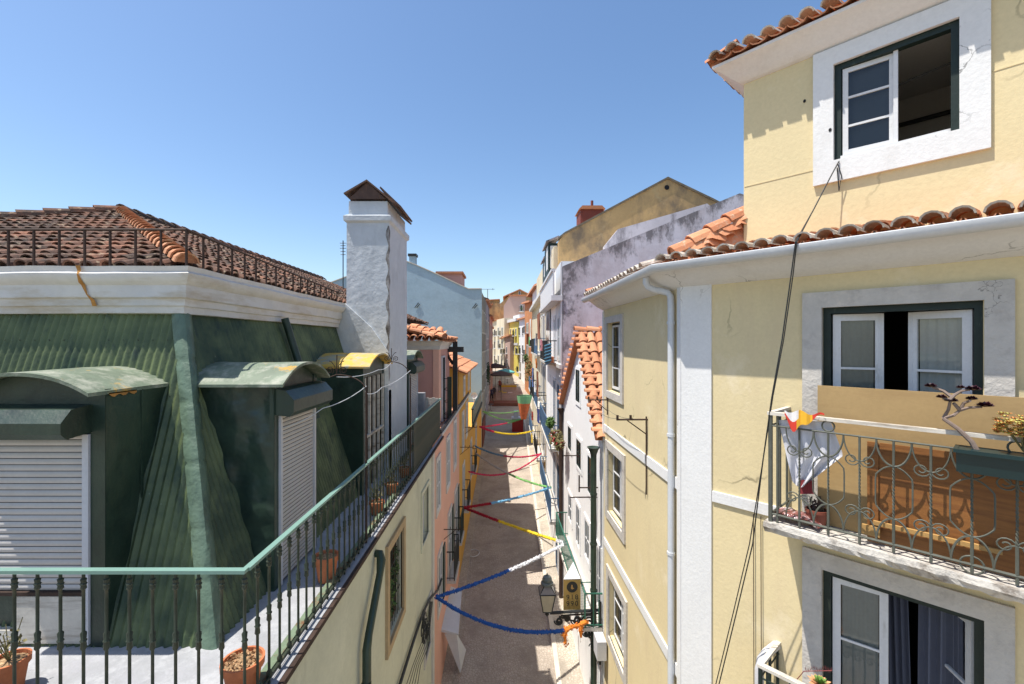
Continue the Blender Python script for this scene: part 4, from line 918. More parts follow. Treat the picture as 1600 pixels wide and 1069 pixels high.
# balcony french windows
def french(z0, z1, stz, gap=True, lower=False):
    b = MB()
    b.fbox(FF, 1.72, 1.94, z0, stz, -.02, .05); b.fbox(FF, 3.41, 3.63, z0, stz, -.02, .05); b.fbox(FF, 1.94, 3.41, z1, stz, -.02, .052)
    wq = b.build('balcony_door', M['stone'], YH); gframe(wq, FF, 1.94, 3.41, z0, z1, -.03, .08, .12, bottom=False)
    if not lower:
        leaf(wq, FF, 2.03, z0 + .02, z1 - .09, .52, .30, 1, -.10, (.735, .45, .2), 'curtain', st=.085)
        leaf(wq, FF, 3.32, z0 + .02, z1 - .09, .58, .30, -1, -.10, (.735, .45, .2), 'curtain', st=.085)
    else:
        leaf(wq, FF, 2.03, z0 + .02, z1 - .09, .56, .12, 1, -.10, (.68, .35), 'curtain', st=.085)
        leaf(wq, FF, 3.32, z0 + .02, z1 - .09, .60, .95, -1, -.10, (.68, .35), None, st=.085)
        b = MB()
        for (ua, ub, ph) in ((2.45, 2.74, 0), (2.84, 3.3, 2)):
            rows = [[FF.p(lerp(ua, ub, i / 30) + (.06 * (1 - q) * (1 if ua < 2.8 else -.3)), lerp(z0, z1 - .05, q), -.42 + .04 * math.sin(i * .9 + ph)) for i in range(31)] for q in (0, .5, 1)]
            b.grid(rows)
        b.build('curtain', M['bluecurtain'], wq, smooth=True)
    return wq
french(-2.30, .45, .655); french(-5.55, -2.98, -2.755, lower=True)
# street side windows
for (a, c_, z0, z1), (A0, A1, Z0, Z1) in zip(sw, ((10.75 - 7.45, 12.45 - 7.45, -1.48, .67), (10.6 - 7.45, 12.4 - 7.45, -4.72, -2.65), (10.45 - 7.45, 12.3 - 7.45, -8.0, -5.98))):
    b = MB(); b.fbox(FS, A0, a, Z0, Z1, -.02, .045); b.fbox(FS, c_, A1, Z0, Z1, -.02, .045); b.fbox(FS, a, c_, Z0, z0, -.02, .046); b.fbox(FS, a, c_, z1, Z1, -.02, .045)
    wq = b.build('window', M['stone'], YH); gframe(wq, FS, a, c_, z0, z1, -.12, .05, .06)
    wdt = (c_ - a) / 2 - .06
    leaf(wq, FS, a + .05, z0 + .06, z1 - .06, wdt, .03, 1, -.13, (.33, .66), 'curtain' if Z1 > 0 else None, st=.05); leaf(wq, FS, c_ - .05, z0 + .06, z1 - .06, wdt, .03, -1, -.13, (.33, .66), None, st=.05)

# ---- balcony slab and ironwork
OB = .68
def balcony(z_slab, z_top, uL, uR, name_lab, mat, full=True):
    t = thing('balcony', name_lab, 'balcony', FF.p(uL, z_slab, 0)); rr = S
    b = MB(); rows = []
    n = 60
    for i in range(n + 1):
        u = lerp(uL, uR, i / n); j1 = random.uniform(-.016, .016); j2 = random.uniform(-.034, .03)
        rows.append([FF.p(u, z_slab, 0), FF.p(u, z_slab, OB + .06 + j1), FF.p(u, z_slab - .06, OB + .075 + j1), FF.p(u, z_slab - .13 + j2 * .8, OB + .04 + j2), FF.p(u, z_slab - .16 + j2 * .5, OB - .1), FF.p(u, z_slab - .17, 0)])
    b.grid(rows); b.face(rows[0]); b.face(rows[-1][::-1]); b.build('slab', M['roughstone'], t)
    b = MB(); b.fbox(FF, uL + .03, uR, z_top - .02, z_top + .02, OB - .045, OB + .03); b.fbox(FF, uL + .03, uL + .09, z_top - .02, z_top + .02, 0, OB - .046); b.build('handrail', M['board'], t)
    zs_, zb_ = z_top - .155, z_slab + .10
    b = MB()
    for z, r in ((zs_, .010), (zb_, .013)):
        b.tube([FF.p(uR, z, OB), FF.p(uL + .06, z, OB)], r, 6); b.tube([FF.p(uL + .06, z, OB), FF.p(uL + .06, z, 0)], r, 6)
    b.tube([FF.p(uL + .06, z_slab, OB), FF.p(uL + .06, z_top, OB)], .022, 6); b.tube([FF.p(uL + .06, z_slab, OB * .5), FF.p(uL + .06, z_top, OB * .5)], .016, 6); b.tube([FF.p(uL + .06, z_slab, .05), FF.p(uL + .06, z_top, .05)], .014, 6)
    b.tube([FF.p(uL + .14, z_slab, OB), FF.p(uL + .14, z_top, OB)], .012, 6)
    b.build('rail_bar', mat, t)
    return t, zs_, zb_
BA, zs_, zb_ = balcony(-2.30, -.915, 1.48, 6.3, 'stone balcony with scrolled wrought iron railing under the french window', M['irongrey'])
def twisted(b, F, u, z0, z1, o):
    for k in (0, 1):
        P = [F.p(u + .006 * math.cos(i * .9 + k * math.pi), lerp(z0, z1, i / 50), o + .006 * math.sin(i * .9 + k * math.pi)) for i in range(51)]; b.tube(P, .006, 5)
us_ = [1.396 * 1.335 + .297 * k for k in range(14)]
for k, u in enumerate(us_):
    b = MB(); twisted(b, FF, u, zb_ + .28, zs_ - .28, OB)
    zt, zb2 = zs_ - .28, zb_ + .28
    for (zA, dz, zrail) in ((zt, 1, zs_), (zb2, -1, zb_)):
        for sg in (-1, 1):
            # arc from rail down to the upright
            P = [FF.p(u + sg * .297 * .5 * math.sin(i / 10 * math.pi / 2) ** 1.0 * 1.0, zA + dz * (.28 * (1 - math.cos(i / 10 * math.pi / 2))), OB) for i in range(11)]
            if k % 2 == 0:
                b.tube(P, .007, 5)
                q = spiral(FF, u + sg * .075, zA + dz * .03 - dz * .02, .075, .022, math.pi if sg > 0 else 0, (math.pi if sg > 0 else 0) + (1 if (sg > 0) == (dz > 0) else -1) * 3.6 * math.pi * .78, OB, 18); b.tube(q, .0065, 5)
            else:
                b.tube(P, .009, 5)
                zc = zA - dz * .10
                P = [FF.p(u + sg * .15 * math.sin(i / 8 * math.pi / 2), zA - dz * .14 * (math.sin(i / 8 * math.pi / 2)) ** 2 * .8, OB) for i in range(9)]
                b.tube(P + [FF.p(u + sg * .155, zA - dz * .16, OB), FF.p(u + sg * .155, (zt + zb2) / 2, OB)], .007, 5)
    b.tube([FF.p(u, zb_ - .08, OB), FF.p(u, zb_ + .28, OB)], .012, 6); b.tube([FF.p(u, zt, OB), FF.p(u, zs_, OB)], .010, 6)
    b.build('scroll_panel', M['irongrey'], BA)
b = MB()
for u in (us_[1], us_[6]):
    b.tube(spiral(FF, u + .0, zs_ + .075, .062, .062, 0, 6.4, OB), .008, 5)
b.tube(spiral(FF, us_[5] - .0, zb_ - .0 + .0, .085, .085, 0, 6.4, OB + .0, 18), .008, 5)
b.build('ring', M['irongrey'], BA)
# second balcony under it, only its corner shows
BC, z2s, z2b = balcony(-5.55, -4.22, 1.36, 6.3, 'lower balcony whose handrail corner shows at the bottom edge', M['greenframe'])
b = MB()
for k in range(10): b.tube([FF.p(1.5 + .13 * k, -5.5, OB), FF.p(1.5 + .13 * k, -4.25, OB)], .010, 5); b.tube(spiral(FF, 1.56 + .13 * k, -4.5, .06, .01, 0, 8, OB), .007, 4)
b.build('scroll_panel', M['greenframe'], BC)
# plastic elbow pipe
b = MB(); P = [FF.p(1.26, -4.9, .26), FF.p(1.26, -4.56, .26), FF.p(1.28, -4.42, .24), FF.p(1.33, -4.32, .18), FF.p(1.37, -4.28, .1), FF.p(1.39, -4.27, .0)]
b.tube(P, .05, 10); tag(b.build('waste_pipe', M['shutframe'], smooth=True), 'grey elbow pipe coming out of the yellow wall at the bottom', 'pipe')

# boards leaning on the balcony
b = MB(); b.fbox(FF, 1.96, 5.8, -2.29, -.55, .28, .305); tag(b.build('fibreboard_panel', M['plywood']), 'large tan board standing across the balcony door', 'board')
WP = thing('cupboard_side', 'brown varnished wooden panel leaning on the tan board', 'panel', FF.p(2.6, -2.29, .3))
b = MB(); b.fbox(FF, 2.56, 5.6, -2.28, -1.16, .48, .505); b.build('panel', M['wood'], WP)
b = MB(); b.fbox(FF, 2.50, 2.60, -2.28, -1.14, .508, .53); b.fbox(FF, 2.61, 5.6, -1.22, -1.14, .508, .525); b.build('edge_strip', M['wood'], WP)
b = MB(); b.fbox(FF, 2.56, 3.55, -2.07, -2.025, .532, .57); b.fbox(FF, 2.46, 2.62, -2.2, -2.09, .54, .58); b.build('batten', M['wood2'], WP)

# planter with branching succulent
PT = thing('planter_box', 'dark teal planter trough of gritty soil hung on the balcony rail', 'planter', FF.p(3.3, -1.4, OB))
b = MB(); uA, uB = 3.25, 5.4
q = [(OB - .02, -1.04), (OB + .22, -1.04), (OB + .19, -1.26), (OB + .01, -1.26)]
b.grid([[FF.p(uA, z, o) for o, z in q], [FF.p(uB, z, o) for o, z in q]]); b.face([FF.p(uA, z, o) for o, z in q]); b.fbox(FF, uA - .02, uB, -1.07, -1.035, OB + .20, OB + .24); b.fbox(FF, uA - .02, uB, -1.07, -1.035, OB - .04, OB - .015); b.fbox(FF, uA - .02, uA + .01, -1.07, -1.035, OB - .0149, OB + .199)
b.face([FF.p(uA, -1.26, OB + .01), FF.p(uB, -1.26, OB + .01), FF.p(uB, -1.26, OB + .19), FF.p(uA, -1.26, OB + .19)])
b.build('trough', M['teal'], PT)
b = MB(); b.grid([[FF.p(uA + .01 + i * .1, -1.055 + .008 * math.sin(i * 2.3 + j), OB + .0 + .1 * j) for i in range(21)] for j in range(3)]); b.build('soil', M['grit'], PT)
AE = thing('succulent', 'bare branching tree succulent with dark purple rosettes in the planter', 'plant', FF.hit(1527, 704, OB + .1))
OH = OB + .08
def hp(px, py, o=OH): return FF.hit(px, py, o)
b = MB()
b.tube([hp(1527, 706), hp(1518, 690), hp(1497, 670), hp(1474, 654)], [.022, .02, .017, .016], 7)
for P in ([(1474, 654), (1482, 640), (1485, 625)], [(1474, 654), (1490, 649), (1500, 641)], [(1484, 625), (1492, 617), (1502, 611), (1515, 609)], [(1486, 620), (1474, 611), (1457, 605)], [(1500, 641), (1506, 630), (1516, 626)], [(1500, 641), (1514, 637), (1534, 636)], [(1499, 640), (1490, 630)], [(1485, 625), (1473, 622)]):
    b.tube([hp(x, y, OH + .03 * math.sin(x)) for x, y in P], [.014, .012, .010, .009][:len(P)], 6)
b.build('stem', surf('pale_grey_bark', (.22, .165, .135), .8, .2, 12, bd=.004), AE, smooth=True)
mp = surf('dark_purple_leaf', (.045, .012, .02), .4, .4, 30, bd=0)
for (x, y, r) in ((1454, 604, .045), (1471, 621, .038), (1486, 627, .05), (1501, 606, .03), (1520, 609, .055), (1518, 624, .042), (1539, 635, .06)):
    b = MB(); c = hp(x, y, OH + .03 * math.sin(x))
    for k in range(26):
        r = r * 1.0; a = k * 2.4; q = 1.45 * r * (.35 + .65 * k / 26); tip = c + Vector((math.cos(a) * q, math.sin(a) * q * .8, r * .6 * (1 - k / 26) + .0)); s_ = Vector((-math.sin(a), math.cos(a), 0)) * r * .42
        b.face([c + Vector((0, 0, -.006)), c.lerp(tip, .7) + s_, tip + Vector((0, 0, .006)), c.lerp(tip, .7) - s_])
    b.build('rosette', mp, AE)
OS = thing('succulent', 'bushy orange green succulent at the right end of the planter', 'plant', FF.hit(1600, 700, OB + .1))
b = MB(); c = hp(1592, 672)
for _ in range(170):
    d_ = Vector((random.gauss(0, 1), random.gauss(0, 1), abs(random.gauss(0, 1)) * .8)).normalized(); cc = c + Vector((d_.x * .14, d_.y * .12, random.uniform(-.06, .12) * (1 - .5 * abs(d_.x))))
    for k in range(8):
        a = k * 2.4; tip = cc + Vector((math.cos(a) * .028, math.sin(a) * .028, .016)); s_ = Vector((-math.sin(a), math.cos(a), 0)) * .008
        b.face([cc, cc.lerp(tip, .6) + s_, tip, cc.lerp(tip, .6) - s_], random.randint(0, 1))
b.build('foliage', [surf('orange_leaf', (.55, .22, .07), .5, .3, 30, bd=0), surf('yellow_green_leaf', (.36, .34, .09), .5, .3, 30, bd=0)], OS)
b = MB(); [b.tube([hp(1600, 706), c + Vector((random.uniform(-.1, .1), random.uniform(-.1, .1), random.uniform(-.05, .1)))], .006, 4) for _ in range(12)]; b.build('stem', M['leafdry'], OS)
# green rosette on the lower balcony
GR = thing('succulent', 'green and orange rosette succulent on the lower balcony rail', 'plant', FF.hit(1280, 1075, .62))
b = MB(); c = FF.hit(1281, 1066, .6)
for k in range(40):
    a = k * 2.4; q = .02 + .11 * k / 40; tip = c + Vector((math.cos(a) * q, math.sin(a) * q, .06 * (1 - k / 40))); s_ = Vector((-math.sin(a), math.cos(a), 0)) * (.01 + .018 * k / 40)
    b.face([c + Vector((0, 0, -.02)), c.lerp(tip, .6) + s_, tip, c.lerp(tip, .6) - s_], 0 if k < 22 else 1)
b.build('rosette', [surf('fresh_green_leaf', (.16, .28, .06), .5, .2, 20, bd=0), surf('peach_leaf', (.6, .3, .14), .5, .2, 20, bd=0)], GR)
b = MB()
for k in range(18): p = FF.hit(1258 + k * 2.4, 1046 + 2 * math.sin(k * .9), .55); b.face([p, p + Vector((.004, 0, .035)), p + Vector((.01, 0, 0))]); b.face([p, p + Vector((-.004, 0, -.03)), p + Vector((.006, 0, 0))])
b.tube([FF.hit(1245, 1062, .55), FF.hit(1256, 1049, .55), FF.hit(1300, 1048, .55)], .004, 4); b.build('trailing_stem', surf('maroon_leaf', (.2, .05, .05), .6, bd=0), GR)

# cloth, flag, pot and bag on the balcony
b = MB(); rows = []
corners = ((1216, 656), (1300, 660), (1322, 700), (1250, 760)) 
for j in range(17):
    t_ = j / 16; L_ = lerp(1216, 1238, t_); R_ = (lerp(1298, 1318, t_ / .55) if t_ < .55 else lerp(1318, 1262, (t_ - .55) / .45)); y_ = lerp(656, 752, t_)
    rows.append([FF.hit(lerp(L_, R_, i / 24), y_ + (8 if t_ > .8 else 0) * math.sin(i / 24 * 3.1) + 3 * i / 24, OB - .05 - .05 * t_ + (.035 * math.sin(i * .8 + t_ * 2) + .02 * math.sin(i * .37 - t_ * 5)) * (.3 + t_)) for i in range(25)])
CL = thing('cloth', 'white cloth hanging inside the left end of the scrolled balcony railing', 'cloth', FF.hit(1260, 760, OB - .1))
b.grid(rows); b.build('sheet', surf('white_cotton', (.62, .62, .66), .9, .04, 2, bd=.002), CL, smooth=True)
b = MB(); b.grid([[FF.hit(lerp(1250, 1272, i / 6), y, OB - .10 + .01 * math.sin(i * 1.3)) for i in range(7)] for y in (750, 768, 772)]); b.build('maroon_hem', flat('maroon_cloth', (.22, .03, .035), .9), CL)
b = MB(); n_ = 20
for j in range(6): pass
rows = [[FF.hit(lerp(1226, 1288, i / n_), 641 + 3 * math.sin(i * .6) * 1.0 + q * (26 * math.exp(-((i - 4.5) / 3.2) ** 2) + 16 * math.exp(-((i - 10) / 4.0) ** 2) + 3) + i * .35, OB + .045 + .012 * math.sin(i * 1.3)) for i in range(n_ + 1)] for q in (0, .5, 1)]
base = len(b.v); b.grid(rows)
k = 0
for j in range(2):
    for i in range(n_):
        b.m[k] = (1 if (j == 0 and i < 7) else 2 if (6 <= i <= 13) else 0); k += 1
tag(b.build('flag', [flat('red_flag_cloth', (.62, .05, .03), .7), flat('white_flag_cloth', (.75, .72, .7), .7), flat('yellow_flag_cloth', (.8, .42, .03), .7)], smooth=True), 'small red, white and yellow flag draped over the balcony corner', 'flag')
PB = thing('flower_pot', 'brown plastic pot of dead stems on the balcony floor behind the scrolls', 'flower pot', FF.p(1.95, -2.3, .4)); c = FF.p(1.98, -2.3, .42)
b = MB(); b.lathe(c, [(.075, .005), (.10, .15), (.108, .15), (.108, .18), (.095, .18)], 16, cap=False); b.build('pot', surf('brown_plastic', (.24, .07, .045), .5, bd=.001), PB, smooth=True)
b = MB(); b.lathe(c, [(.095, .15), (.01, .165)], 12); b.leaves(c + Vector((0, 0, .22)), (.09, .09, .09), 60, .03); b.build('dry_stems', surf('dark_dead_leaf', (.07, .05, .045), .9, .5, 30, bd=0), PB)
b = MB(); c = FF.p(1.78, -2.28, .5); rows = []
for i in range(9):
    a = math.pi * i / 8; rows.append([c + Vector((FF.u.x * (.22 - .18 * 0) * math.cos(a) * (1 + .2 * math.sin(k * 2.1)) + FF.n.x * .12 * math.cos(k * .7), FF.u.y * .22 * math.cos(a) + FF.n.y * .12 * math.cos(k * .7), (.03 + .08 * math.sin(a)) * (.4 + .6 * abs(math.sin(k * .7 + a * 2))) )) for k in range(10)])
b.grid(rows)
tag(b.build('plastic_bag', surf('crumpled_maroon_plastic', (.25, .09, .08), .15, .5, 9, stain=(.5, .42, .42), sthr=(.5, .6), sscale=9, streak=(1, 1, 1), bd=.02, spec=.8), smooth=True), 'crumpled shiny maroon plastic bag on the balcony corner', 'bag')

# loose cable from the upper window; the second tube stands for its shadow
b = MB()
for dx, r_, oo in ((0, .007, 0), (5, .006, -.04)):
    P = [FU.hit(1311, 252, .06), FU.hit(1300, 272, .15), FU.hit(1270, 330, .35), FF.hit(1243 + dx * .4, 378, .62), FF.hit(1236 + dx * .6, 430, .60 + oo), FF.hit(1222 + dx * .5, 530, .62 + oo), FF.hit(1206 + dx * .3, 620, .70 + oo), FF.hit(1192, 720, .72 + oo), FF.hit(1176 - dx, 850, .6 + oo), FF.hit(1150 - dx, 960, .55), FF.hit(1122 - dx, 1075, .5)]
    b.tube(P, r_, 5)
b.tube([FU.hit(1309, 256, .07), FU.hit(1315, 275, .07), FU.hit(1311, 298, .06), FU.hit(1308, 262, .06)], .006, 5)
tag(b.build('cable', M['ironblack']), 'black cable and its tube-made shadow hanging from the upper window past gutter and balcony', 'cable')
b = MB()
for u in (.98, 1.08): b.tube([FF.p(u + .12, -2.5, .03), FF.p(u + .13, -5.8, .03)], .005, 4)
tag(b.build('cable', M['rustiron']), 'pair of thin wires fixed straight down the yellow wall below the balcony', 'cable')

# clothes line brackets on the street side
def bracket(Yv, z, label, ln=.63, drop=1.5):
    u = Yv - 7.45; b = MB(); b.tube([FS.p(u, z, 0), FS.p(u, z, ln)], .016, 6); b.tube([FS.p(u, z - .3, .02), FS.p(u, z - .02, ln * .65)], .010, 5)
    for q in (.55, .97): b.fbox(FS, u - .02, u + .02, z, z + .09, ln * q - .02, ln * q + .02)
    b.tube([FS.p(u, z + .06, .03), FS.p(u, z - drop, .03)], .013, 6)
    tag(b.build('clothes_line_bracket', M['rustiron']), label, 'bracket', 'clothes line brackets')
bracket(9.1, -1.55, 'rusty clothes line bracket with long rod on the yellow street wall'); bracket(12.2, -1.55, 'rusty clothes line bracket near the far edge of the yellow house', .55, .4)
b = MB()
for q in (.3, .6): b.tube(sag(FS.p(9.1 - 7.45, -1.53, q), FS.p(12.2 - 7.45, -1.53, q * .9), .12, 10), .004, 4)
tag(b.build('clothes_line', M['irongrey']), 'slack thin clothes line between the two brackets on the yellow house', 'line')
for (px_, py_, lab) in ((1257, 158, 'small drilled hole high on the yellow wall left of the upper window'), (1297, 203, 'small drilled hole in the white surround of the upper window')):
    c = FU.hit(px_, py_, .055 if px_ > 1275 else .004); b = MB(); F = Fr(c.xy, FU.u, FU.n); b.face([F.p(.016 * math.cos(k), c.z + .022 * math.sin(k), 0) for k in [i * .785 for i in range(8)]]); b.build('drill_mark', M['dark'], YH)

# ================================================================== white gable house
G0 = Vector((2.96 - .0197 * 12.76, 12.76)); dg = Vector((-.0197, 1)).normalized(); FG = Fr(G0, dg, (-dg.y, dg.x), S)
GH = thing('white_house', 'white gabled house with orange barrel tile roof facing the street', 'house', FG.p(0, -12, 0))
wid = 7.2; zE, zR = -2.65, .30; um = 3.0
b = MB()
b.prism([FG.p(0, -12.5, 0), FG.p(wid, -12.5, 0), FG.p(wid, zE, 0), FG.p(um, zR, 0), FG.p(0, zE, 0)], FG.p(0, 0, -.3) - FG.p(0, 0, 0)); b.build('wall', M['whitewash'], GH)
b = MB(); b.fbox(FG, 0, wid, -12.5, zE, -6, -.31); b.build('side_wall', M['whitewash'], GH)
b = MB()
sn_, cs_ = zR - zE, um; L_ = math.hypot(sn_, cs_)
inn = Vector((-FG.n.x, -FG.n.y, 0)); ud = Vector((dg.x, dg.y, 0))
ovr = .17
O1 = FG.p(-.05, zE - .05, ovr)
tiles(b, O1, inn, (ud * cs_ + Vector((0, 0, sn_))) / L_, 4.6, (L_ + .05) * S, .25, .42, r=.108, jit=.006)
wf = wid - um; L2 = math.hypot(sn_, wf)
O2 = FG.p(wid + .05, zE - .05, ovr)
tiles(b, O2, inn, (-ud * wf + Vector((0, 0, sn_))) / L2, 4.6, (L2 + .05) * S, .25, .42, r=.108, jit=.006)
b.prism([FG.p(-.05, zE - .1, ovr), FG.p(um, zR - .06, ovr), FG.p(um, zR + .01, ovr), FG.p(-.05, zE - .03, ovr)], inn * 5, 0, .3); b.prism([FG.p(wid + .05, zE - .1, ovr), FG.p(um, zR - .06, ovr), FG.p(um, zR + .01, ovr), FG.p(wid + .05, zE - .03, ovr)], inn * 5, 0, .3)
rfw = b.build('roof', M['tile_new'], GH)
b = MB()      # verge: a row of tile butts laid across the gable edge on both slopes
for (ua, za, ub, zb3) in ((-.05, zE, um, zR), (wid + .05, zE, um, zR)):
    n = 15
    for i in range(n):
        t = (i + .5) / n; u = lerp(ua, ub, t); z = lerp(za, zb3, t) + .08
        rows = [[FG.p(u + .10 * math.cos(math.pi * k / 6), z + .10 * math.sin(math.pi * k / 6) - .02, o) for k in range(7)] for o in (ovr + .1, -.16)]
        tt = random.random(); b.grid(rows, 0, tt); b.face(rows[0], 0, tt * .6)
    b.hexa([FG.p(ua, za - .09, ovr + .02), FG.p(ub, zb3 - .09, ovr + .02), FG.p(ub, zb3 - .09, 0), FG.p(ua, za - .09, 0), FG.p(ua, za + .045, ovr + .02), FG.p(ub, zb3 + .045, ovr + .02), FG.p(ub, zb3 + .045, 0), FG.p(ua, za + .045, 0)], 1)
b.build('verge', [M['tile_new'], M['terra']], rfw)
b = MB(); ridge_tiles(b, FG.p(um, zR + .05, ovr + .05), FG.p(um, zR + .05, -5), .12, .36); b.build('main_ridge', M['tile_new'], rfw)
gu = lambda Y: Y - 12.76
for (Ya, Yb_, z0, z1) in ((15.95, 16.75, -2.15, -1.0), (17.75, 18.55, -4.3, -3.4), (15.7, 16.6, -4.45, -3.5), (13.65, 14.55, -4.75, -3.6), (17.7, 18.5, -7.1, -6.1), (14.35, 15.05, -7.0, -5.8), (16.0, 16.7, -7.3, -5.9), (12.85, 13.25, -7.6, -5.9), (13.2, 14.1, -10.3, -8.4), (16, 17, -10.3, -8.4)):
    add_window(FG, GH, gu(Ya), gu(Yb_), z0, z1, 0, sur='whitewash', fr='greenframe' if z1 > -5 else 'winwhite', sw=.13, bars=(1, 1), pane='darkglass')
b = MB(); b.lathe(FG.p(.02, -2.95, .22) , [(.06, -.22), (.12, -.05), (.16, 0), (.15, .0), (.1, -.03)], 12); b.tube([FG.p(.02, -3.1, .22), FG.p(.02, -12, .22)], .07, 10)
for z in (-4.3, -5.7, -7): b.tube([FG.p(.02, z, .22), FG.p(.02, z + .06, .22)], .085, 10)
b.build('downpipe', M['green'], GH, smooth=True)
b = MB(); b.tube([FG.p(wid - .03, -3.1, .12), FG.p(wid - .03, -12, .12)], .07, 8); b.lathe(FG.p(wid - .03, -2.9, .12), [(.06, -.2), (.14, 0), (.1, 0)], 10); b.build('downpipe', M['rustiron'], GH)
# green balcony along the white house
def long_balcony(F, u0, u1, zf, zt, proj, mat, label, slabm='stone', step=.14, name='balcony'):
    t = thing(name, label, 'balcony', F.p((u0 + u1) / 2, zf, 0), 'street balconies')
    b = MB(); b.fbox(F, u0, u1, zf - .1, zf, 0, proj); b.build('slab', M[slabm], t)
    b = MB(); b.tube([F.p(u0, zt, .0), F.p(u0, zt, proj - .04), F.p(u1, zt, proj - .04), F.p(u1, zt, 0)], .022, 5); b.tube([F.p(u0, zf + .08, .0), F.p(u0, zf + .08, proj - .04), F.p(u1, zf + .08, proj - .04), F.p(u1, zf + .08, 0)], .016, 5); b.tube([F.p(u0, zf, proj - .04), F.p(u0, zt, proj - .04)], .018, 5); b.tube([F.p(u1, zf, proj - .04), F.p(u1, zt, proj - .04)], .018, 5); b.build('rail_bar', mat, t)
    b = MB(); n = int((u1 - u0) / step)
    for i in range(n + 1):
        u = lerp(u0, u1, i / n); b.tube([F.p(u, zf, proj - .04), F.p(u, zt, proj - .04)], .007, 4)
    for o in (.1, .25): 
        for u in (u0, u1): b.tube([F.p(u, zf, o), F.p(u, zt, o)], .010, 4)
    b.build('bar_panel', mat, t)
    return t
M['greenpaint'] = flat('bottle_green_paint', (.03, .13, .09), .5); M['bluepaint'] = flat('steel_blue_paint', (.07, .13, .22), .5)
long_balcony(FG, -.1, gu(12.6) + 6.1, -7.95, -7.0, .52, M['greenpaint'], 'long bottle green iron balcony beside the street lamp on the white house')
long_balcony(FG, gu(14.6), gu(18.8), -5.3, -4.6, .0001 + .4, M['ironblack'], 'narrow black balcony rail under the upper windows of the white house') if False else None
# wall rods on the white house
def rod(px0, py0, ln, Yv, label, drop=0):
    b = MB(); u, z = gu(Yv), (CY - py0) / FPX * Yv; b.tube([FG.p(u, z, 0), FG.p(u, z, ln)], .018, 5)
    if drop: b.tube([FG.p(u, z + drop * .6, ln), FG.p(u, z - drop * .2, ln)], .02, 5)
    tag(b.build('wall_rod', M['rustiron']), label, 'rod', 'iron rods on the white house')
rod(930, 762, .55, 13.2, 'brown iron rod with upright end on the white house above a window', .6); rod(930, 777, .8, 13.3, 'longest brown iron rod sticking out of the white house'); rod(900, 712, .5, 16.5, 'short iron rod on the white house near the far downpipe')

# ---- street lamp on scrolled bracket
SL = thing('street_lamp', 'glass lantern on a scrolled black bracket beside the white house', 'street lamp', FG.p(0, -7.6, .0))
FW = Fr(FG.p(-.03, 0, 0).xy / S, (-1, -.0197 * 0), (0, -1), S)      # u = out over the street
b = MB(); ZL = -7.50
b.fbox(FW, 0.02, .09, -9.0, ZL + .25, -.05, .05); b.tube([FW.p(.05, ZL, 0), FW.p(1.45, ZL - .08, 0)], .035, 6); b.tube([FW.p(.05, ZL - .09, 0), FW.p(1.15, ZL - .15, 0)], .02, 5)
for (cu, cz, r0, d_) in ((.34, -.34, .24, 1), (.70, -.28, .17, -1), (.98, -.24, .12, 1), (1.2, -.3, .13, -1), (.2, -.78, .16, 1), (.42, -.64, .12, -1)):
    for rr_ in (1.0, .62): b.tube(spiral(FW, cu, ZL + cz, r0 * rr_, .02, 0, d_ * 9, 0, 20), .018, 5)
b.tube([FW.p(.08, -8.5, 0), FW.p(.35, -8.25, 0), FW.p(.62, ZL - .36, 0), FW.p(1.2, ZL - .18, 0)], .02, 5)
for k in range(5): b.tube(spiral(FW, .2 + .07 * (k % 2), -8.15 - .12 * k, .09, .02, 0, 7, 0), .013, 4)
b.build('bracket', M['ironblack'], SL)
lc = FW.p(1.53, 0, 0); lx, ly = lc.x, lc.y; z0 = (ZL - .02) * S
b = MB(); b.lathe((lx, ly, z0), [(.02, -.12), (.05, -.08), (.03, -.03), (.09, 0), (.09, .02)], 8)
R0, R1 = .145, .25
for k in range(4):
    a = math.pi / 4 + k * math.pi / 2; c1 = Vector((math.cos(a), math.sin(a), 0)); b.tube([(lx + c1.x * R0, ly + c1.y * R0, z0 + .02), (lx + c1.x * R1, ly + c1.y * R1, z0 + .46)], .014, 5)
    a2 = a + math.pi / 2; c2 = Vector((math.cos(a2), math.sin(a2), 0))
    for (rr_, zz) in ((R0, .02), (R1, .46), (R1 * 1.06, .47)): b.tube([(lx + c1.x * rr_, ly + c1.y * rr_, z0 + zz), (lx + c2.x * rr_, ly + c2.y * rr_, z0 + zz)], .012, 5)
    b.tube([(lx + c1.x * R1, ly + c1.y * R1, z0 + .47), (lx + c1.x * .1, ly + c1.y * .1, z0 + .63)], .012, 5)
b.build('lantern_frame', M['ironblack'], SL)
b = MB(); m_ = math.sqrt(.5)
sq = lambda r, z: [(lx + r * math.cos(math.pi / 4 + k * math.pi / 2), ly + r * math.sin(math.pi / 4 + k * math.pi / 2), z0 + z) for k in range(4)]
b.grid([sq(R0, .02), sq(R1, .46)], closed=True)
b.build('lantern_glass', surf('dusty_cream_lantern_glass', (.42, .37, .27), .25, .1, 5, bd=.001, spec=.6), SL)
b = MB(); b.grid([sq(R1 * 1.05, .475), sq(.1, .63)], closed=True, m=1); b.lathe((lx, ly, z0), [(.1, .63), (.15, .64), (.15, .68), (.11, .70), (.12, .76), (.09, .82), (.025, .84), (.015, .89)], 12); b.build('lantern_cap', [flat('grey_zinc', (.13, .15, .15), .45, .3), surf('grey_lantern_roof_glass', (.25, .22, .2), .2, bd=.001)], SL, smooth=False)

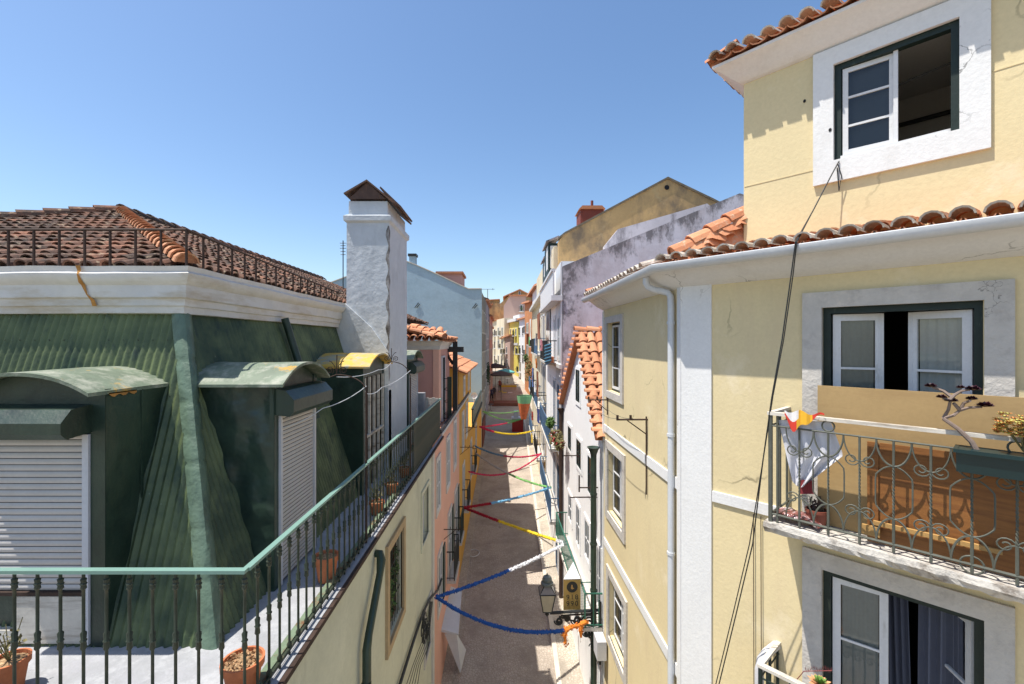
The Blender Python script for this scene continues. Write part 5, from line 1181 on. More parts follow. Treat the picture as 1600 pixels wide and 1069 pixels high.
# ---- hanging sign with phone number
SG = thing('hanging_sign', 'ochre board with black roundel and phone number hung over the street', 'sign', FG.p(.3, -8, .9))
F = Fr(W(894, 0, 11.05).xy, (1, 0.06), (0.06, -1))
z1_, z0_ = (CY - 905) / FPX * 11.05, (CY - 953) / FPX * 11.05
b = MB(); b.fbox(F, -.21, .21, z0_, z1_, -.03, 0); b.build('board', surf('ochre_sign_board', (.42, .28, .09), .7, .08, 4, bd=.001), SG)
b = MB(); b.prism([F.p(-.21, z1_ + .003, 0), F.p(.21, z1_ + .003, 0), F.p(.10, z1_ + .25, -.35), ], F.p(0, .0, 0) - F.p(0, .02, 0)); b.build('top_flap', M['winwhite'], SG)
b = MB(); cz_ = z1_ - .19; n = 24
b.face([F.p(.0 + .135 * math.cos(k * 2 * math.pi / n), cz_ + .135 * math.sin(k * 2 * math.pi / n), .004) for k in range(n)]); b.build('roundel', M['ironblack'], SG)
b = MB(); b.face([F.p(-.02, cz_ + .06, .008), F.p(-.035, cz_ - .03, .008), F.p(.0, cz_ - .06, .008), F.p(.05, cz_ - .03, .008), F.p(.015, cz_ - .01, .008), F.p(.01, cz_ + .05, .008)]); b.build('emblem', M['wood2'], SG)
def text(s_, u, z, size):
    cu = bpy.data.curves.new('digits', 'FONT'); cu.body = s_; cu.size = size; cu.align_x = 'CENTER'; cu.space_character = 1.25; cu.extrude = .001
    o = bpy.data.objects.new('digits', cu); SC.collection.objects.link(o); dg_ = bpy.context.evaluated_depsgraph_get(); me = bpy.data.meshes.new_from_object(o.evaluated_get(dg_))
    bpy.data.objects.remove(o)
    b = MB()
    for p in me.polygons: b.face([F.p(u + me.vertices[i].co.x, z + me.vertices[i].co.y, .006 + me.vertices[i].co.z) for i in p.vertices])
    b.build('digits', M['ironblack'], SG)
text('918', .0, cz_ - .30, .17); text('990', .0, cz_ - .455, .17)
b = MB(); b.tube([F.p(-.2, z1_ - .9 if False else z0_ - .02, .03), F.p(.55, z0_ - .03, .03)], .013, 5); b.tube([F.p(.2, z1_ - .1, -.02), F.p(.5, z1_ - .1, -.02)], .012, 5); b.build('hanger', M['greenpaint'], SG)

# ================================================================== paper garlands
GC = {'blue': (.02, .09, .34), 'white': (.72, .72, .74), 'yellow': (.75, .55, .03), 'red': (.38, .015, .03), 'sky': (.18, .42, .62), 'green': (.13, .36, .10), 'grey': (.42, .40, .38), 'steel': (.10, .19, .28), 'crimson': (.55, .03, .09), 'lime': (.2, .45, .14)}
GM = {}
for k, c in GC.items():
    GM[k] = surf('tissue_paper_' + k, c, .8, .2, 20, bd=.01)
def garland(a, b_, dip, parts, label, r=.05):
    a = Vector(a); b_ = Vector(b_); t = thing('paper_garland', label, 'garland', a, 'paper garlands zigzagging over the street')
    t0 = 0
    for col, t1 in parts:
        P = sag(a, b_, dip, 40, t0, t1); m = MB(); r2 = r * .78; m.tube(P, [r2 * random.uniform(.7, 1.15) for _ in P], 7)
        for p in P:                                             # fringe
            for _ in range(11):
                q = Vector((random.gauss(0, 1), random.gauss(0, 1), random.gauss(0, 1))).normalized(); s_ = q.orthogonal().normalized() * .02
                m.face([p + q * r * .6 + s_, p + q * r * .6 - s_, p + q * r * 1.35 + s_ * .4])
        m.build('stretch', GM[col], t); t0 = t1
LX = lambda px, py, X: W(px, py, FPX * X / (px - CX))
A1 = LX(682, 933, -1.68); A2 = LX(884, 849, 1.9); A3 = LX(725, 793, -1.62); A4 = LX(860, 762, 1.9); A5 = LX(744, 709, -1.55); A6 = LX(845, 709, 1.95); A7 = LX(733, 737, -1.6); A8 = LX(742, 697, -1.55)
A0 = W(882, 985, 10.3)
garland(A1, A0, .32, [('blue', 1)], 'nearest garland, all blue, from the left wall to the lamp', .052)
garland(A1, A2, .10, [('blue', .5), ('white', 1)], 'garland half blue and half white, second nearest', .052)
garland(A3, A2, .05, [('red', .40), ('yellow', .93), ('white', 1)], 'dark red and yellow garland crossing above the white one', .055)
garland(A3, A4, .10, [('red', .30), ('sky', 1)], 'garland mostly sky blue with a dark red left end', .055)
garland(A5, A4, .25, [('grey', .52), ('lime', 1)], 'garland grey on the left and bright green on the right', .055)
garland(A7, A6, .55, [('crimson', 1)], 'deeply sagging all crimson garland')
garland(A8, A6, .35, [('steel', .42), ('crimson', 1)], 'garland steel blue at the left and crimson at the right')
B1 = LX(750, 667, -1.62); B2 = LX(833, 673, 2.0); B3 = LX(822, 652, 1.95); B4 = LX(755, 643, -1.6)
garland(B1, B2, .35, [('crimson', .25), ('yellow', 1)], 'far garland with short crimson end and long yellow stretch', .07)
garland(B1, B3, .15, [('crimson', .5), ('green', 1)], 'far garland crimson at the left, green at the right', .06)
garland(B4, B3, .45, [('lime', 1)], 'far garland all bright green sagging under the cone lantern', .06)
garland(B4, LX(818, 640, 1.5), .2, [('lime', 1)], 'farthest thin green garland, nearly level', .04)
# orange crepe tied to the lamp bracket
b = MB(); P = [W(915, 972, 10.75), W(903, 978, 10.6), W(892, 980, 10.4), W(884, 984, 10.3), W(882, 993, 10.28), W(884, 1006, 10.28)]
b.tube(P, [.05, .035, .045, .06, .035, .03], 7); b.tube([W(910, 972, 10.75), W(907, 985, 10.75), W(908, 996, 10.75)], [.05, .05, .025], 7)
for p in P + [W(908, 985, 10.75)]: b.leaves(p, (.07, .05, .08), 40, .03)
tag(b.build('crepe_bow', surf('orange_crepe_paper', (.72, .22, .03), .8, .2, 20, bd=.005)), 'orange crepe bow tied under the lamp bracket', 'ribbon')

# green and red cone lantern
CN = thing('cone_lantern', 'green and red paper cone hanging from a rod over the street', 'lantern', W(820, 655, 24))
Yc = 24; c = W(820, 618, Yc)
def cone_row(px_half, py, n=14): 
    p = W(820 + (py - 618) * -.05, py, Yc); r = px_half / FPX * Yc
    return [p + Vector((r * math.cos(k * 2 * math.pi / n) * (1 + .05 * (k % 2)), r * math.sin(k * 2 * math.pi / n), 0)) for k in range(n)]
b = MB(); b.grid([cone_row(12, 618), cone_row(9.5, 630)], closed=True); b.build('green_band', surf('green_tissue', (.22, .5, .25), .8, bd=.005), CN)
b = MB(); b.grid([cone_row(9.5, 630), cone_row(7.5, 640), cone_row(4.0, 655)], closed=True); b.build('red_fringe', surf('red_orange_tissue', (.6, .16, .06), .8, .3, 6, bd=.01), CN)
b = MB(); b.tube([W(808, 618, Yc), W(858, 618, Yc)], .02, 5); b.build('rod', M['ironblack'], CN)

# ================================================================== right row: lilac wall house, ochre gable house
RX = lambda Y: 2.15 + .0129 * (Y - 17)
dr = Vector((.0129, 1)).normalized(); FR = Fr((RX(17), 17), dr, (-dr.y, dr.x))     # u = Y-17
LH = thing('lilac_house', 'white fronted house with a black stained lilac side wall', 'house', (2.3, 17.2, -9.6))
YL = 17.05
mould(M['lilac'], 2.18 - 2.3, 2.84 + 9.6, .413, .06, .20, .16)
b = MB(); b.prism([W(879.5, 1000, YL), W(879.5, 416, YL), W(1156, 302, YL), W(1185, 312, YL), W(1300, 420, YL), W(1300, 1000, YL)], (0, .4, 0)); b.build('side_wall', M['lilac'], LH)
b = MB(); b.box(RX(17) + .03, 9, 17.46, 24.2, -9.6, 3.1); b.build('wall', M['whitewash'], LH)
b = MB(); b.face([FR.p(.46, -9.6, .002), FR.p(7.2, -9.6, .002), FR.p(7.2, 3.1, .002), FR.p(.46, 3.1, .002)]); b.fbox(FR, .05, .25, -9.6, 3.0, 0, .06); b.build('street_front', surf('tiled_grey_white_front', (.62, .62, .63), .5, .06, 5, fine=14, bd=.002), LH)
b = MB(); b.fbox(FR, .0, 7.2, 1.55, 1.75, 0, .42); b.fbox(FR, .0, 7.2, 1.75, 2.65, .30, .36); b.fbox(FR, .0, 7.2, 2.65, 2.75, .26, .42); b.fbox(FR, 0, 7.2, -1.0, -.85, 0, .12); b.fbox(FR, 0, 7.2, -4.3, -4.1, 0, .12); b.build('parapet', M['winwhite'], LH)
for (ua, z0, z1) in ((.8, -.6, 1.0), (2.6, -.75, 1.0), (4.6, -.75, 1.0), (.9, -3.9, -1.7), (2.6, -3.9, -1.7), (4.6, -3.9, -1.7), (.9, -6.7, -4.9), (2.6, -6.7, -4.9), (4.7, -6.7, -4.9), (1.5, -9.4, -7.4), (4.0, -9.4, -7.4)):
    add_window(FR, LH, ua, ua + .75, z0, z1, .003, sur='winwhite', fr='bluepaint' if z1 < 0 else 'winwhite', sw=.14, bars=(1, 1))
long_balcony(FR, 2.0, 6.3, -.85, .05, .45, M['ironblack'], 'small balcony at the top floor of the lilac house')
long_balcony(FR, .4, 6.8, -4.1, -3.2, .45, M['bluepaint'], 'upper steel blue iron balcony with plants on the lilac house')
long_balcony(FR, .3, 6.6, -6.85, -5.95, .45, M['bluepaint'], 'lower steel blue iron balcony on the lilac house')
b = MB(); b.grid([[W(869 - k * 2.6, y + k * 1, 22.5 - k * .25 + .1 * math.sin(k * 2 + y)) for k in range(5)] for y in (479, 510, 537)]); tag(b.build('awning_cloth', M['winwhite']), 'white cloth awning hanging between the arched windows', 'cloth')
b = MB(); b.face([FR.hit(851, 539, .5), FR.hit(861, 536, .5), FR.hit(861, 566, .5), FR.hit(852, 572, .5)])
for k in range(6): b.tube([FR.hit(851, 541 + k * 5, .52), FR.hit(861, 538 + k * 5, .52)], .03, 4)
tag(b.build('balcony_screen', surf('teal_blue_slats', (.05, .16, .24), .6, bd=.002)), 'teal blue slatted screen on the top balcony', 'screen')
b = MB(); b.fbox(FR, 1.2, 2.0, -.83, -.6, .2, .42); tag(b.build('window_box', M['terra']), 'terracotta window box on the balcony of the lilac house', 'planter')
for (px, py, o, s_, lab) in ((868, 683, .35, .38, 'straggly red and green plant at the near end of the upper blue balcony'), (874, 694, .25, .28, 'grassy pale plant hanging from the upper blue balcony corner')):
    b = MB(); c = FR.hit(px, py, o); b.leaves(c, (s_ * .7, s_, s_ * .8), 220, .07, 0); b.leaves(c, (s_ * .7, s_, s_ * .6), 60, .06, 1); tag(b.build('balcony_plant', [M['leafdry'], surf('dark_red_flower_' + str(px), (.3, .03, .03), .7, bd=0)]), lab, 'plant', 'plants on street balconies')

OG = thing('ochre_house', 'tall weathered ochre gable rising behind the lilac wall', 'house', (6, 24.5, -9))
YO = 24.2
b = MB(); b.prism([W(873, 1000, YO), W(873, 376, YO), W(882, 366, YO), W(1043, 280, YO), W(1112, 313, YO), W(1200, 360, YO), W(1200, 1000, YO)], (0, .5, 0)); b.build('gable_wall', M['ochre'], OG)
b = MB(); pr_ = [W(872, 373, YO), W(882, 365, YO), W(1043, 278.5, YO), W(1113, 312, YO), W(1202, 358, YO)]
for p, q in zip(pr_, pr_[1:]): b.hexa([p + Vector((0, -.08, -.05)), q + Vector((0, -.08, -.05)), q + Vector((0, .55, -.05)), p + Vector((0, .55, -.05)), p + Vector((0, -.08, .06)), q + Vector((0, -.08, .06)), q + Vector((0, .55, .06)), p + Vector((0, .55, .06))])
b.build('roof_edge', surf('dark_mossy_coping', (.16, .13, .09), .9, .3, 3, bd=.01), OG)
b = MB(); b.box(RX(24.5) + .4, 9, 24.75, 38, -8.5, 5.2); b.box(RX(24.5) + .02, 9, 24.75, 38, -9.4, 2.6); b.build('wall', M['fcream'] if 'fcream' in M else M['board'], OG)
b = MB(); p = W(907, 345, 27); q = W(943, 327, 27); b.box(p.x, q.x, 27, 28.5, p.z - .6, q.z, 1); b.hexa([(p.x - .1, 26.9, q.z), (q.x + .1, 26.9, q.z), (q.x + .1, 28.6, q.z), (p.x - .1, 28.6, q.z), (p.x + .1, 26.9, q.z + .2), (q.x - .1, 26.9, q.z + .2), (q.x - .1, 28.6, q.z + .2), (p.x + .1, 28.6, q.z + .2)]); c = W(925, 327, 27); b.tube([c, c + Vector((0, 0, .5))], .08, 8, 1)
b.build('dormer', [M['tile_new'], surf('dark_red_paint', (.2, .05, .035), .7, bd=.002)], OG)
b = MB(); c = W(1042, 293, YO - .02); b.tube([c, c + Vector((0, .01, 0)) - Vector((0, .02, 0))], .13, 12); b.build('vent_hole', M['dark'], OG)
b = MB(); b.prism([W(945, 400, 20.5), W(945, 384, 20.5), W(966, 358, 20.5), W(1105, 318, 20.5), W(1120, 330, 20.5), W(1120, 400, 20.5)], (0, .4, 0)); tag(b.build('parapet_wall', surf('pale_lilac_parapet', (.5, .46, .48), .9, .15, 1, stain=(.2, .18, .19), sthr=(.5, .66), sscale=1.5, bd=.006)), 'stepped lilac parapet wall between the lilac and ochre gables', 'wall')
# dark dormers and window clutter above the white parapet
for i, (px0, px1, y0, y1, Yq, lab) in enumerate(((857, 873, 380, 422, 26, 'dark mansard dormer beside the ochre gable'), (853, 862, 404, 432, 29, 'small dark dormer farther along the ochre house roof'))):
    d_ = thing('roof_dormer', lab, 'dormer', W((px0 + px1) / 2, y1, Yq)); p = W(px0, y1, Yq); q = W(px1, y0, Yq); b = MB(); b.box(p.x, q.x, Yq, Yq + 2.5, p.z - 1.2, q.z); b.build('wall', M['ironblack'] if i else M['greenframe'], d_)
    b = MB(); b.hexa([(p.x - .15, Yq - .2, q.z), (q.x, Yq - .2, q.z + .3), (q.x, Yq + 2.5, q.z + .3), (p.x - .15, Yq + 2.5, q.z), (p.x - .15, Yq - .2, q.z + .1), (q.x, Yq - .2, q.z + .4), (q.x, Yq + 2.5, q.z + .4), (p.x - .15, Yq + 2.5, q.z + .1)]); b.build('roof', M['grime'], d_)
    b = MB(); b.box(p.x - .02, p.x - .005, Yq + .3, Yq + 1.2, p.z + .1, q.z - .1); b.box(p.x + .1, q.x - .1, Yq - .02, Yq - .005, p.z + .1, q.z - .15); b.build('window', M['winwhite'], d_)
# ochre house street front
for u0 in (8.6, 10.4, 12.4, 14.6, 16.8, 18.8):
    for z0, z1 in ((-9.0, -7.2), (-6.3, -4.4), (-3.4, -1.4), (-.3, 1.5)): add_window(FR, OG, u0, u0 + .9, z0, z1, .02, sur='winwhite', sw=.13, detail=False)
b = MB(); b.fbox(FR, 7.3, 20.9, 2.5, 2.7, 0, .4); b.fbox(FR, 7.3, 20.9, -.8, -.6, 0, .12); b.build('cornice', M['winwhite'], OG)
for i, (u0, u1, zf) in enumerate(((8.2, 11.6, -.7), (12, 15.6, -.7), (8.2, 11.6, -3.7), (12.2, 16, -3.7), (16.5, 20, -3.7), (8.4, 12, -6.6), (14, 19, -6.6))):
    long_balcony(FR, u0, u1, zf, zf + .9, .5, M['ironblack'] if i % 2 else M['bluepaint'], ('first', 'second', 'third', 'fourth', 'fifth', 'sixth', 'seventh')[i] + ' iron balcony, counted from the top, on the cream front past the lilac house', step=.16)

# ---- far right row
def far_house(lab, pts, Y, depth, mat, wins=(), roof=None, label_cat='house', name='town_house', Yl=None):
    """front stands at distance Y at its right end and Yl at its left end (an oblique street front), thick body behind"""
    xs = [p[0] for p in pts]; xa, xb = min(xs), max(xs); Yl = Yl or Y
    PL = Vector(W(xa, 0, Yl).xy); PR = Vector(W(xb, 0, Y).xy); u_ = (PR - PL).normalized(); n_ = Vector((u_.y, -u_.x)); F = Fr(PL, u_, n_)
    h = thing(name, lab, label_cat, (PL.x, PL.y, zg(Yl)), 'houses far down the street'); bk = -Vector((n_.x, n_.y, 0)) * depth
    b = MB(); b.prism([F.hit(x, y) for x, y in pts], bk); b.build('wall', M[mat], h)
    for (x0, y0, x1, y1) in wins:
        (ua, za) = F.uz(x0, y1); (ub, zb_) = F.uz(x1, y0); p = Vector((ua, 0, za)); q = Vector((ub, 0, max(zb_, za + 1.1))); bb = MB(); ring(bb, F, p.x - .1, q.x + .1, p.z - .1, q.z + .1, .1, -.01, .06); wq = bb.build('window', M['winwhite'], h)
        bb = MB(); bb.face([F.p(p.x, p.z, .01), F.p(q.x, p.z, .01), F.p(q.x, q.z, .01), F.p(p.x, q.z, .01)]); bb.build('pane', M['darkglass'], wq)
        if random.random() < .45:
            k_ = MB(); k_.fbox(F, p.x - .3, q.x + .3, p.z - .2, p.z - .08, .05, .55); bl = k_.build('balcony', M['winwhite'], h)
            k_ = MB()
            for i in range(7): u = lerp(p.x - .28, q.x + .28, i / 6); k_.tube([F.p(u, p.z - .08, .5), F.p(u, p.z + .8, .5)], .02, 4)
            k_.tube([F.p(p.x - .28, p.z + .8, .5), F.p(q.x + .28, p.z + .8, .5)], .03, 4); k_.build('rail', M['ironblack'], bl)
            if random.random() < .4:
                k_ = MB(); k_.leaves(F.p(random.uniform(p.x, q.x), p.z + .4, .5), (.3, .2, .3), 30, .1); k_.build('potted_plants', M['leaf'] if random.random() < .5 else M['leafdry'], bl)
    if roof:
        b = MB()
        for (x0, y0, x1, y1) in roof:
            p = F.hit(x0, y0); q = F.hit(x1, y1); fo = -bk.normalized() * .4; lo = Vector((0, 0, -.12)); hi = Vector((0, 0, .1)); b.hexa([p + fo + lo, q + fo + lo, q + bk + lo, p + bk + lo, p + fo + hi, q + fo + hi, q + bk + hi, p + bk + hi], 0, random.random())
        b.build('roof', M['tile_mid'], h)
    return h
far_house('broad ochre gable house closing the view at the end of the street', [(758, 610), (758, 486), (770, 474), (782, 474), (796, 462), (812, 453), (838, 466), (838, 610)], 100, 10, 'ochre', [(811, 459, 813, 463)], [(758, 486, 770, 474), (786, 464, 812, 452.5), (812, 452.5, 838, 466)])
far_house('ochre house with red tiled edge behind the blue gable', [(756, 600), (756, 470), (780, 468), (780, 600)], 112, 8, 'ochre', (), [(756, 469.5, 781, 468)])
far_house('far dusty pink gable house with red tiled top', [(787, 600), (787, 478), (797, 462), (822, 462), (822, 600)], 90, 7, 'fpink', [(813, 477, 816, 486)], [(795, 461.5, 823, 461.5)])
far_house('cream house with tall dark windows at the far bend', [(764, 606), (764, 506), (775, 500), (788, 497), (788, 606)], 84, 6, 'fcream', [(767, 515, 769, 525), (772, 515, 774, 525), (778, 512, 780, 524), (784, 512, 786, 524), (767, 534, 769, 544), (772, 534, 774, 544), (778, 533, 780, 544), (784, 533, 786, 544), (772, 556, 774, 568), (778, 556, 780, 568), (783, 556, 785, 568)], [(763, 506, 776, 499.5)], Yl=104)
far_house('small pale pink house with orange tiles beside the bright yellow house', [(784, 600), (784, 529), (797, 524), (797, 600)], 80, 5, 'fpink', [(786, 545, 787.5, 552), (791, 545, 792.5, 552), (787, 562, 788.5, 574), (792, 562, 793.5, 574)], [(783, 529, 798, 523.5)], Yl=87)
yh = far_house('bright yellow house with white cornice at the far bend', [(796, 600), (796, 503), (809, 503), (809, 600)], 77, 6, 'fyellow', [(797.5, 516, 799, 524), (801.5, 516, 803, 524), (805.5, 516, 807, 524), (797.5, 544, 799, 553), (801.5, 544, 803, 553), (805.5, 544, 807, 553), (799, 568, 801, 578)], Yl=84)
F = Fr(W(796, 0, 84).xy, W(809, 0, 77).xy - W(796, 0, 84).xy, (-1, -.1)); wy = (W(809, 0, 77).xy - W(796, 0, 84).xy).length; F.n = Vector((F.u.y, -F.u.x)); zt_ = (CY - 503) / FPX * 80
b = MB(); b.fbox(F, -.2, wy + .2, zt_, zt_ + .5, -1, .4); b.fbox(F, 0, wy, zt_ - 4.1, zt_ - 3.7, -.1, .1); b.fbox(F, 1, wy - 1, zt_ + .51, zt_ + 1.2, -2, -.5); b.build('cornice', M['winwhite'], yh)
far_house('narrow grey white house right of the bright yellow house', [(809, 606), (809, 500), (824, 496), (824, 606)], 66, 8, 'whitewash', [(811, 512, 813, 524), (816, 512, 818, 524), (811, 540, 813, 552), (816, 540, 818, 552), (812, 566, 814, 580)], [(808, 500, 825, 495.5)], Yl=79)
far_house('house with an orange rendered upper storey on the right', [(820, 620), (820, 474), (834, 470), (834, 620)], 55, 8, 'forange', [(823, 505, 826, 520), (823, 540, 826, 556)], [(819, 474, 835, 469.5)], Yl=64)
far_house('white house with grey eaves next to the ochre house', [(832, 640), (832, 458), (840, 447), (852, 441), (852, 640)], 45, 8, 'whitewash', [(834, 480, 836.5, 500), (834, 520, 836.5, 540), (834, 562, 836.5, 582)], [(828, 463, 840, 446), (840, 446, 853, 440)], Yl=54)

# ================================================================== street life, far away
def lawn(): pass
def parasol(px, py, Y, rad, col, label):
    c = W(px, py, Y); t = thing('parasol', label, 'parasol', (c.x, Y, zg(Y)), 'cafe parasols')
    b = MB(); n = 8; ctr = c + Vector((0, 0, rad * .32)); rim = [c + Vector((rad * math.cos(k * math.pi / 4), rad * math.sin(k * math.pi / 4), 0)) for k in range(n)]; mid = [ctr.lerp(r, .55) + Vector((0, 0, .06)) for r in rim]
    b.grid([rim, mid, [ctr] * n], closed=True); b.grid([rim, [r - Vector((0, 0, .15)) for r in rim]], closed=True); b.build('canopy', surf('canvas_' + label.split()[0], col, .8, .05, bd=0), t)
    b = MB(); b.tube([(c.x, Y, zg(Y)), ctr], .03, 6); b.build('pole', M['irongrey'], t)
parasol(789, 581, 68, 1.5, (.12, .40, .40), 'turquoise parasol over the cafe tables in the sun')
parasol(774, 573, 60, 1.5, (.07, .06, .055), 'dark parasol against the shaded left houses')
parasol(783, 585, 56, 1.4, (.10, .08, .07), 'brown black parasol in front of the turquoise one')
def person(px, Y, h, cloth, trousers, label, seated=False, sx=0):
    c = W(px, 0, Y); x, z = c.x, zg(Y); me = bpy.data.meshes.new('person')
    k = h / 1.72
    V = [(0, 0, .93), (0, 0, 1.15), (0, 0, 1.40), (0, 0, 1.50), (0, -.01, 1.60), (0, -.01, 1.70), (-.19, 0, 1.38), (-.24, -.03, 1.12), (-.22, -.14, .92), (.19, 0, 1.38), (.24, -.03, 1.12), (.22, -.14, .92), (-.10, 0, .88), (-.11, -.03, .48), (-.11, .02, .08), (-.11, -.12, .03), (.10, 0, .88), (.11, .04, .48), (.12, .10, .08), (.12, -.03, .03)]
    Ed = [(0, 1), (1, 2), (2, 3), (3, 4), (4, 5), (2, 6), (6, 7), (7, 8), (2, 9), (9, 10), (10, 11), (0, 12), (12, 13), (13, 14), (14, 15), (0, 16), (16, 17), (17, 18), (18, 19)]
    Rd = [.15, .14, .15, .055, .085, .085, .06, .045, .035, .06, .045, .035, .09, .065, .045, .04, .09, .065, .045, .04]
    me.from_pydata([(a * k, b_ * k, c_ * k) for a, b_, c_ in V], Ed, []); 
    o = bpy.data.objects.new('person', me); SC.collection.objects.link(o); o.location = (x, Y, z)
    md = o.modifiers.new('skin', 'SKIN'); 
    for i, r in enumerate(Rd): me.skin_vertices[0].data[i].radius = (r * k, r * k * (.7 if i < 3 else 1))
    me.skin_vertices[0].data[0].use_root = True
    o.modifiers.new('sub', 'SUBSURF').levels = 1; o.modifiers['sub'].render_levels = 1
    m, n, l, bs = mk('person_colours_' + label.split()[2]); g = n.new("ShaderNodeTexCoord"); s_ = n.new("ShaderNodeSeparateXYZ"); l.new(g.outputs['Object'], s_.inputs[0])
    rp = n.new("ShaderNodeValToRGB"); mr = n.new("ShaderNodeMath"); mr.operation = 'DIVIDE'; mr.inputs[1].default_value = 1.8; l.new(s_.outputs[2], mr.inputs[0]); l.new(mr.outputs[0], rp.inputs[0]); rp.color_ramp.interpolation = 'CONSTANT'
    el = rp.color_ramp.elements; el[0].position = 0; el[0].color = (*trousers, 1); el[1].position = .52; el[1].color = (*cloth, 1); e = el.new(.84); e.color = (.45, .27, .18, 1); e = el.new(.95); e.color = (.03, .02, .015, 1)
    l.new(rp.outputs[0], bs.inputs["Base Color"]); bs.inputs["Roughness"].default_value = .9; me.materials.append(m)
    tag(o, label, 'person', 'people far down the street')
try:
    person(781, 62, 1.75, (.25, .06, .05), (.03, .03, .04), 'person in rust red top standing under the brown parasol'.replace('in rust', 'in rust'))
    person(768, 55, 1.7, (.03, .035, .07), (.02, .02, .025), 'person in navy clothes among tables in the shade')
    person(772, 56.5, 1.7, (.05, .05, .06), (.12, .09, .07), 'person with grey jacket beside the navy one'.replace('with', 'in'))
    person(764, 57, 1.65, (.12, .05, .05), (.03, .03, .03), 'person wearing maroon by the left wall')
except Exception as ex: print('person failed', ex)
# cafe tables, crates, stalls
def table(px, Y, label, col):
    c = W(px, 0, Y); z = zg(Y); t = thing('cafe_table', label, 'table', (c.x, Y, z), 'tables along the street'); b = MB(); b.lathe((c.x, Y, z), [(.4, .71), (.4, .74)], 14); b.build('table_top', flat('table_' + str(px), col, .6), t); b = MB(); b.tube([(c.x, Y, z), (c.x, Y, z + .71)], .03, 6); b.lathe((c.x, Y, z), [(.22, .0), (.2, .03)], 10); b.build('leg', M['irongrey'], t)
table(766, 50, 'dark round table nearest in the shaded cafe group', (.06, .05, .05)); table(771, 53, 'brown round table behind the darkest one', (.2, .1, .06)); table(803, 66, 'pale round table beside the sunlit wall', (.6, .55, .45)); table(793, 70, 'white round table under the turquoise parasol', (.7, .68, .62))
b = MB(); c = W(808, 0, 41); z = zg(41); b.box(c.x - .45, c.x + .55, 41, 41.9, z, z + 1.15); b.box(c.x - .5, c.x + .6, 40.9, 42, z + 1.16, z + 1.28, 1); b.box(c.x - .3, c.x + .1, 41.1, 41.5, z + 1.285, z + 1.9, 1)
tag(b.build('drinks_stall', [flat('red_paint', (.42, .02, .02), .4), M['winwhite']]), 'red street stall with white counter under the cone lantern', 'stall')
b = MB(); c = W(766, 0, 38); z = zg(38); 
for k in range(4): b.box(XW + .02, XW + .1, 36 + k * 1.1, 36.9 + k * 1.1, z, z + 1.9)
tag(b.build('wooden_shopfront', surf('red_brown_boards', (.2, .06, .035), .7, bd=.002)), 'red brown boarded shop doors at the foot of the blue house', 'door')
b = MB(); z = zg(54); b.hexa([(-2.3, 52.5, zg(52.5)), (1.5, 52.5, zg(52.5)), (1.5, 55, zg(55)), (-2.3, 55, zg(55)), (-2.3, 52.5, z + .25), (1.5, 52.5, z + .25), (1.5, 55, z + .25), (-2.3, 55, z + .25)]); tag(b.build('street_platform', surf('red_brown_deck', (.22, .08, .05), .8, .2, 2, bd=0)), 'low red brown platform laid across the shaded street', 'platform')
SCR = [flat('yellow_paper', (.7, .6, .1), .8), flat('white_paper', (.7, .7, .66), .8)]
for i, (px_, py_) in enumerate(((784, 601), (793, 601), (786, 607), (798, 607), (788, 614), (797, 614), (782, 612))):
    Y_ = 10.66 / ((py_ - CY) / FPX + .062); c = W(px_, py_, Y_); b = MB(); b.hexa([(c.x - .3, Y_ - .4, zg(Y_) + .012), (c.x + .3, Y_ - .3, zg(Y_) + .012), (c.x + .35, Y_ + .4, zg(Y_) + .06), (c.x - .25, Y_ + .35, zg(Y_) + .06), (c.x - .3, Y_ - .4, zg(Y_) + .03), (c.x + .3, Y_ - .3, zg(Y_) + .03), (c.x + .35, Y_ + .4, zg(Y_) + .08), (c.x - .25, Y_ + .35, zg(Y_) + .08)])
    tag(b.build('paper_scrap', SCR[i % 2]), 'sheet of pale paper lying on the shaded cobbles past the cone lantern', 'paper', 'paper scraps on the street')
b = MB(); c = W(795, 0, 63); z = zg(63); b.box(-.6, 1.6, 62.9, 63.0, z + .1, z + .9); b.box(-.6, 1.6, 62.85, 62.9, z + .55, z + .75, 1); tag(b.build('street_barrier', [M['kerb'], flat('yellow_band', (.75, .6, .03), .6)]), 'low pale barrier with a yellow band across the far street', 'barrier')
# canopy hood and leaning board at the left wall
b = MB(); b.hexa([(XW, 13.1, -8.35), (-1.34, 13.1, -8.45), (-1.46, 15.4, -8.45), (XW, 15.4, -8.35), (XW, 13.1, -8.27), (-1.34, 13.1, -8.40), (-1.46, 15.4, -8.40), (XW, 15.4, -8.27)]); tag(b.build('door_canopy', M['gutter']), 'grey flat canopy over a street door on the left', 'canopy')
b = MB(); b.prism([(-1.75, 13.2, -8.46), (-1.43, 13.2, -8.46), (-1.25, 14.3, zg(14.3) + .09), (-1.33, 13.4, zg(13.4) + .09)], (.03, 0, .01)); tag(b.build('leaning_board', M['winwhite']), 'white board leaning out under the grey street canopy', 'board')
